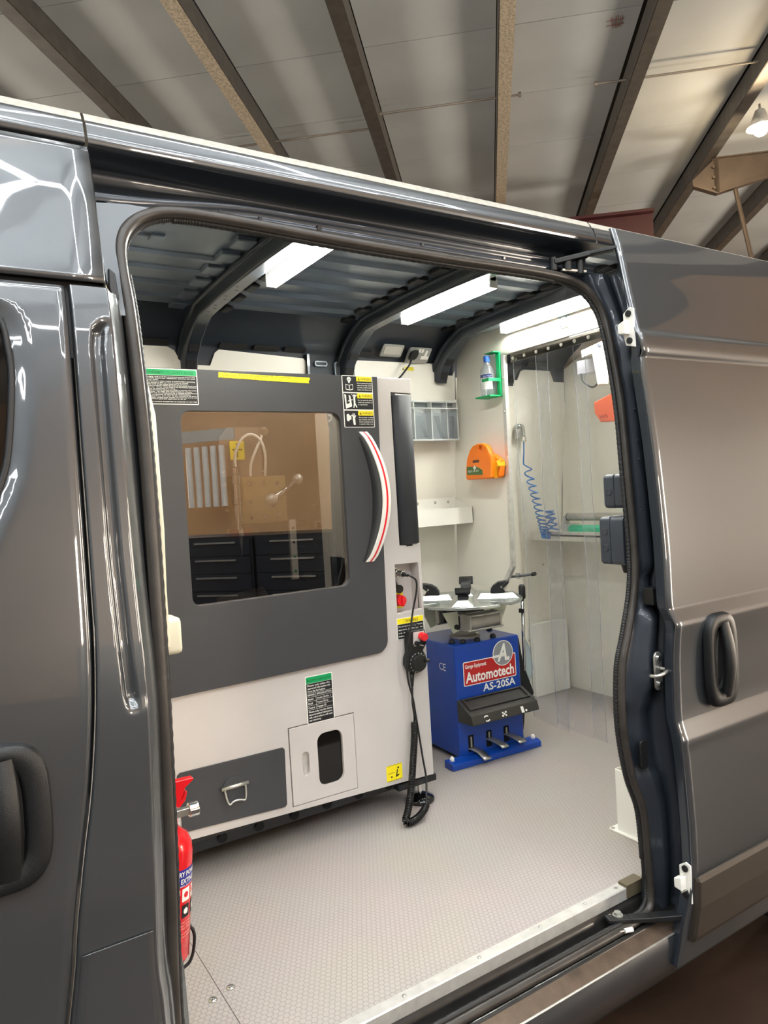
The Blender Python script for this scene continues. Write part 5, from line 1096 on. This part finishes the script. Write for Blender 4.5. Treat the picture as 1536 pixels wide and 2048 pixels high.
pg = thing('mains_plug', 'black mains plug with its lead in the twin socket', 'plug', (2.19, 1.59, 2.0))
bm = nb(); prism(bm, rr(2.168, 1.990, 2.214, 2.035, .018), off(SP, .0175), off(SP, .050)); obj('plug_body', bm, M_BLACK, pg, bevel=.008)
bm = nb(); tube(bm, spline([(2.185, 1.58, 1.992), (2.170, 1.575, 1.965), (2.145, 1.58, 1.935), (2.115, 1.59, 1.90), (2.04, 1.62, 1.82), (2.03, 1.62, 1.6)], 6), .005, 8); obj('lead', bm, M_BLACK, pg, smooth=True)
cn = thing('caution_note', 'small yellow caution label under the socket', 'label', (2.20, 1.63, 1.95))
bm = nb(); prism(bm, [(2.180, 1.945), (2.235, 1.945), (2.235, 1.965), (2.180, 1.965)], lambda a, b: Vector((a, wy(b)-.0045, b)), lambda a, b: Vector((a, wy(b)-.0035, b))); obj('note', bm, M_YEL, cn)
bm = nb(); text(bm, 'CAUTION', 2.184, 1.9555, .009, lambda a, b: Vector((a, wy(b)-.0052, b)), width=.046); text(bm, 'MAX LOAD 13A', 2.184, 1.948, .006, lambda a, b: Vector((a, wy(b)-.0052, b)), width=.046); prism(bm, [(2.160, 1.946), (2.176, 1.946), (2.168, 1.962)], lambda a, b: Vector((a, wy(b)-.0052, b)), lambda a, b: Vector((a, wy(b)-.004, b))); obj('note_print', bm, M_INK2, cn)
# wrapping film bunched on the left top of the lathe
rows = []
for i, t_ in enumerate(frange(0, 1, 14)):
    rows.append([(.60+.22*t_+.01*math.sin(9*t_+k), 1.35+.06*math.sin(3*k+7*t_), 1.765+(.13*(1-t_)*(1-abs(k-3)/3.2) + .012*abs(math.sin(11*t_+2*k)))) for k in range(7)])
bm = nb(); loft(bm, rows); o = obj('wrapping_film', bm, M_FILM, None, loc=(.7, 1.35, 1.764)); tag(o, 'crumpled clear wrapping film on the left top of the lathe', 'film')

# ================================================================== REAR BAY ITEMS (behind the curtain)
av = thing('air_outlet', 'steel air outlet valve with quick coupler on the far wall', 'valve', (2.97, 1.66, 1.6))
bm = nb(); tube(bm, spline([(2.955, 1.645, 1.640), (2.960, 1.63, 1.650), (2.985, 1.628, 1.648), (2.995, 1.628, 1.63), (2.996, 1.628, 1.585)], 5), .012, 10); obj('elbow', bm, M_CHROME, av, smooth=True)
bm = nb(); lathe(bm, [(.020, 0), (.022, .004), (.022, .055), (.018, .06)], (2.962, 1.636, 1.575), n=18); obj('regulator', bm, M_STEEL, av)
bm = nb(); lathe(bm, [(.009, 0), (.016, .004), (.016, .03), (.012, .034)], (2.996, 1.628, 1.556), n=14); obj('coupler', bm, M_CHROME, av)
hz = thing('coiled_air_hose', 'blue coiled air hose hanging from the air outlet', 'hose', (3.05, 1.64, 1.0))
hpts = [Vector((2.996, 1.628, 1.554)), Vector((2.993, 1.628, 1.50)), Vector((2.985, 1.628, 1.44))]
path = spline([(3.008, 1.628, 1.425), (3.02, 1.615, 1.33), (3.030, 1.59, 1.22), (3.036, 1.56, 1.10), (3.039, 1.54, 1.02), (3.039, 1.53, .985)], 20); n_ = len(path); ph = math.pi
for i in range(520):
    f = i/519; q = f*(n_-1); a, b = path[int(q)], path[min(int(q)+1, n_-1)]; p = a.lerp(b, q-int(q))
    ph = 2*math.pi*(17*(f**1.5))+math.pi
    hpts.append(p+Vector((.024*math.cos(ph), .024*math.sin(ph), .006*math.sin(ph))))
bm = nb(); tube(bm, hpts, .0042, 6); obj('hose_coil', bm, M_HOSE, hz, smooth=True)
hpts = []; path = spline([(3.039, 1.53, .985), (3.038, 1.50, 1.06), (3.036, 1.49, 1.14), (3.037, 1.475, 1.10), (3.039, 1.46, 1.03)], 16); n_ = len(path)
for i in range(200):
    f = i/199; q = f*(n_-1); a, b = path[int(q)], path[min(int(q)+1, n_-1)]; p = a.lerp(b, q-int(q)); ph = 2*math.pi*9*f
    hpts.append(p+Vector((.022*math.cos(ph), .022*math.sin(ph), 0)))
bm = nb(); tube(bm, hpts, .0042, 6); obj('hose_coil', bm, M_HOSE, hz, smooth=True)
rs = thing('rear_shelf', 'aluminium edged rear shelf seen through the curtain', 'shelf', (3.2, 1.3, .95))
bm = nb(); box(bm, 3.09, 3.374, .35, 1.70, .985, 1.012); obj('shelf_board', bm, M_WHITE, rs)
bm = nb(); box(bm, 3.080, 3.090, .35, 1.70, .962, 1.018); obj('edge_angle', bm, M_ALU, rs, bevel=.002)
bm = nb(); tube(bm, [(3.076, .38, .996), (3.076, .8, .993), (3.076, 1.55, .996)], .005, 8); obj('edge_cord', bm, M_BLACK, rs)
rlr = thing('roller_tube', 'steel conveyor roller above the green mat on the rear shelf', 'roller', (3.16, 1.2, 1.02))
bm = nb(); cyl(bm, (3.16, .60, 1.098), (3.16, 1.46, 1.098), .022, n=20); obj('tube', bm, M_CAST, rlr, smooth=False)
for y in (.595, 1.458):
    bm = nb(); cyl(bm, (3.16, y, 1.098), (3.16, y+.006, 1.098), .023, n=20); obj('end_ring', bm, M_BLACK, rlr)
bm = nb(); box(bm, 3.145, 3.175, 1.470, 1.490, 1.013, 1.105); box(bm, 3.145, 3.175, .57, .59, 1.013, 1.105); obj('roller_bracket', bm, M_STEEL, rlr)
gm = thing('green_mat', 'green rubber mat roll lying on the rear shelf', 'mat', (3.14, 1.1, 1.0125))
bm = nb(); prism(bm, [(3.11, 1.0125), (3.20, 1.0125), (3.20, 1.05), (3.13, 1.052), (3.112, 1.04)], lambda a, b: Vector((a, .61, b)), lambda a, b: Vector((a, 1.42, b))); obj('mat_roll', bm, mat('teal green rubber', '1fae84', .5, var=.15, nscale=30), gm)
bm = nb(); box(bm, 3.10, 3.21, 1.422, 1.465, 1.0125, 1.06); obj('mat_clamp', bm, M_ALU, gm)
# white swing bracket and coral glass hammer box near the pillar
sb = thing('swing_bracket', 'white bracket with black cable loop behind the curtain', 'bracket', (3.35, 1.1, 1.8))
def LX(a, b): return Vector((3.0, a, b))
bm = nb(); prism(bm, [(1.16, 2.0), (1.00, 2.025), (.98, 2.0), (1.02, 1.80), (1.06, 1.80), (1.085, 1.97), (1.155, 1.96)], YZ(3.0), YZ(3.04)); obj('bracket_arm', bm, M_WHITE2, sb, bevel=.004)
bm = nb(); box(bm, 3.02, 3.374, .98, 1.06, 1.93, 1.99); obj('bracket_stem', bm, M_WHITE2, sb)
bm = nb(); prism(bm, rr(1.09, 1.885, 1.24, 1.96, .006), YZ(3.05), YZ(3.13)); obj('junction_box', bm, mat('pale lilac plastic', 'd6d6de', .4), sb, bevel=.004)
bm = nb(); box(bm, 3.13, 3.374, 1.14, 1.19, 1.90, 1.94); obj('box_arm', bm, M_WHITE2, sb)
bm = nb(); tube(bm, spline([(3.04, 1.20, 1.885), (3.03, 1.18, 1.84), (3.03, 1.12, 1.80), (3.02, 1.07, 1.815), (3.01, 1.05, 1.84)], 6), .005, 8); obj('cable_loop', bm, M_BLACK, sb, smooth=True)
bm = nb(); cyl(bm, (2.99, 1.03, 2.0), (3.0, 1.03, 2.0), .010, n=12); obj('cap_screw', bm, M_DKPL, sb)
cb_ = thing('coral_box', 'coral red faceted plastic box behind the pillar seal', 'box', (3.0, 1.03, 1.6))
bm = nb(); prism(bm, [(1.083, 1.712), (.96, 1.745), (.93, 1.60), (1.045, 1.605), (1.080, 1.655)], YZ(2.99), YZ(3.05)); obj('box_body', bm, M_CORAL, cb_, bevel=.006)
for i in range(4):
    bm = nb(); bar(bm, (2.9885, 1.035-.014*i, 1.625), (2.9885, 1.045-.014*i, 1.640), .003, .003, up=(1, 0, 0)); obj('vent_slot', bm, mat('dark coral', '8a2c18', .5), cb_)
bm = nb(); box(bm, 3.05, 3.374, 1.0, 1.03, 1.65, 1.68); obj('box_arm', bm, M_WHITE2, cb_)
# board screws on the far wall behind the curtain
for x, z in ((2.72, 1.70), (2.80, 1.70), (2.95, .80), (3.20, .80), (3.05, .35), (3.12, .25), (2.8, 1.2)):
    bm = nb(); lathe(bm, [(.008, 0), (.006, .003), (.001, .004)], (x, wy(z)-.0035, z), (0, -1, 0), n=10); obj('board_screw', bm, M_STEEL, van)
for x, z in ((1.90, .50), (1.88, .93)):
    bm = nb(); lathe(bm, [(.008, 0), (.006, .003), (.001, .004)], (x+.30, wy(z)-.0035, z+.05), (0, -1, 0), n=10); obj('board_screw', bm, M_STEEL, van)
# low white panel cover in the rear bay
bm = nb(); box(bm, 3.05, 3.34, 1.69, 1.727, .0045, .45); o = obj('low_cover', bm, M_WHITE2, None, loc=(3.2, 1.7, .0045), bevel=.004); tag(o, 'low white cover box against the far wall behind the curtain', 'cover')
# grab bar on the partition edge
gb = thing('door_stop_bar', 'short dark bar with rubber end on the partition edge', 'bar', (2.545, 1.24, .83))
bm = nb(); tube(bm, [(2.541, 1.345, .820), (2.541, 1.24, .833), (2.541, 1.135, .850)], .007, 10); obj('rod', bm, mat('grey rod', '5c5f62', .4, .4), gb, smooth=True)
bm = nb(); cyl(bm, (2.541, 1.14, .849), (2.541, 1.118, .853), .010, n=12); obj('rubber_end', bm, M_RUBBER, gb)
bm = nb(); box(bm, 2.535, 2.550, 1.235, 1.255, .82, .85); obj('clip', bm, M_STEEL, gb)

# ================================================================== NEAR SIDE ITEMS
def sock_box(x0, x1, z0, z1, lab, n, gland):
    t = thing('switch_enclosure', lab, 'box', ((x0+x1)/2, .03, z0))
    bm = nb(); prism(bm, rr(x0, z0, x1, z1, .016), XZ(.022), XZ(.075)); obj('box_base', bm, M_DKPL, t, bevel=.003)
    bm = nb(); prism(bm, rr(x0, z0, x1, z1, .016), XZ(.077), XZ(.120)); ld = obj('box_lid', bm, M_DKPL, t, bevel=.006)
    return t, ld
t1, l1 = sock_box(1.915, 2.02, 1.205, 1.318, 'dark grey enclosure, upper and smaller of the two by the pillar', 1, False)
t2, l2 = sock_box(1.885, 2.03, 1.020, 1.178, 'dark grey enclosure with cable gland, lower and larger of the two by the pillar', 2, True)
for ld, z, x in ((l1, 1.26, 1.972), (l2, 1.13, 1.965), (l2, 1.075, 1.968)):
    bm = nb(); lathe(bm, [(.013, 0), (.013, .002), (.011, .003), (.010, .0015), (.001, .0015)], (x-.08+.08, .1195, z), (0, 1, 0), n=18); obj('lid_screw', bm, M_DKPL, ld)
    bm = nb(); lathe(bm, [(.012, 0), (.012, .002), (.010, .003), (.009, .001), (.001, .001)], (x0_ if False else (1.915 if ld is l1 else 1.885), .095, z), (-1, 0, 0), n=18); obj('lid_screw', bm, M_DKPL, ld)
bm = nb(); cyl(bm, (1.945, .06, 1.022), (1.948, .06, .990), .022, .016, n=8); obj('cable_gland', bm, M_BLACK, t2, bevel=.002)
# white box section post fixed on the floor
wp = thing('floor_post', 'open white square steel post bolted to the floor by the pillar', 'post', (2.13, .22, .0045))
bm = nb(); plate(bm, rr(2.072, .03, 2.20, .272, .006), [rr(2.076, .034, 2.196, .268, .004)], XY(.0085), XY(.235)); obj('box_section', bm, M_WHITE2, wp)
bm = nb(); prism(bm, rr(2.055, .024, 2.22, .300, .012), XY(.0048), XY(.0085)); obj('base_plate', bm, M_WHITE2, wp)
bm = nb(); lathe(bm, [(.008, 0), (.006, .003), (.001, .004)], (2.068, .288, .0085), n=10); obj('base_bolt', bm, M_STEEL, wp)
# fire extinguisher
fe = thing('fire_extinguisher', 'red dry powder fire extinguisher just inside the door pillar', 'extinguisher', (.415, .2, .215))
ax = Vector((.10, 0, 1)).normalized()
def EP(h, dx=0, dy=0): return Vector((.405, .2, .215))+ax*h+Vector((dx, dy, 0))
bm = nb(); lathe(bm, [(.046, 0), (.053, .012), (.053, .255), (.050, .275), (.040, .295), (.022, .308), (.016, .315), (.016, .325)], EP(.012), ax, n=36); obj('cylinder', bm, M_RED, fe, smooth=True)
q_ = Vector((0, 0, 1)).rotation_difference(ax).to_matrix()
def EC(r_): return lambda a, b: EP(.012)+q_ @ Vector((r_*math.cos(R(-62)+a/r_), r_*math.sin(R(-62)+a/r_), b))
def ecurve(x0, x1, z0, z1, r_, n=14):
    bm = nb(); loft(bm, [[EC(r_)(a, z) for a in frange(x0, x1, n)] for z in (z0, z1)]); return bm
eb = obj('blue_band', ecurve(-.085, .06, .185, .225, .0534), mat('violet blue band', '2a2f8c', .4), fe, smooth=True)
bm = nb(); text(bm, 'DRY POWDER', -.028, .209, .0155, EC(.0538), bold=.025, width=.085); text(bm, 'FIRE EXTINGUISHER', -.040, .1925, .0155, EC(.0538), bold=.025, width=.115); text(bm, 'Suitable for use on', -.025, .1855, .006, EC(.0538), width=.06); obj('band_lettering', bm, M_PAPER, eb)
for x, z0, m_, z1 in ((-.038, .150, M_PAPER, .180), (-.008, .150, M_PAPER, .180), (.024, .150, M_PAPER, .180), (-.038, .112, M_INK, .142), (-.008, .112, M_INK, .142), (.024, .112, M_INK, .142)):
    pp = obj('pictogram_panel', ecurve(x, x+.024, z0, z1, .0535, 5), m_, fe, smooth=True)
    bm = nb(); prism(bm, circ(x+.012, (z0+z1)/2, .007, 10), EC(.0538), EC(.0541)); obj('pictogram', bm, M_REDPL if m_ is M_PAPER else M_PAPER, pp)
bm = nb()
for k, z in enumerate((.100, .093, .086, .074, .067)): text(bm, 'Pull pin aim at base of fire squeeze', -.04, z, .006, EC(.0537), width=.08-.01*(k % 2))
obj('instructions', bm, mat('pale pink print', 'f0b0a8', .5), fe)
bm = nb(); cyl(bm, EP(.333), EP(.372), .015, n=16); bar(bm, EP(.350, -.01), EP(.350, .052), .018, .018); obj('valve_body', bm, M_STEEL, fe, bevel=.002)
bm = nb(); cyl(bm, EP(.350, .042), EP(.350, .066), .017, n=18); obj('gauge', bm, M_CHROME, fe, bevel=.002)
bm = nb(); prism(bm, [(-.02, .375), (.010, .372), (.022, .385), (.030, .410), (.050, .425), (.048, .430), (-.03, .432)], lambda a, b: EP(b, a, -.010), lambda a, b: EP(b, a, .010)); obj('lever', bm, M_RED, fe, bevel=.002)
bm = nb(); prism(bm, [(-.03, .366), (.020, .366), (.032, .380), (.036, .400), (.030, .400), (.024, .386), (.010, .376), (-.03, .376)], lambda a, b: EP(b, a, -.009), lambda a, b: EP(b, a, .009)); obj('carry_handle', bm, M_RED, fe, bevel=.002)
bm = nb(); tube(bm, spline([EP(.06, .062, 0), EP(.04, .066, -.004), EP(.0, .060, -.008), EP(-.018, .04, -.010), EP(-.022, -.02, -.010)], 6), .004, 8); tube(bm, spline([EP(.06, .062, 0), EP(.055, .05, .05), EP(.055, -.04, .06)], 6), .004, 8); obj('wire_bracket', bm, M_BLACK, fe, smooth=True)
bm = nb(); box(bm, .3535, .357, .15, .25, .20, .60); obj('bracket_plate', bm, M_BLACK, fe)
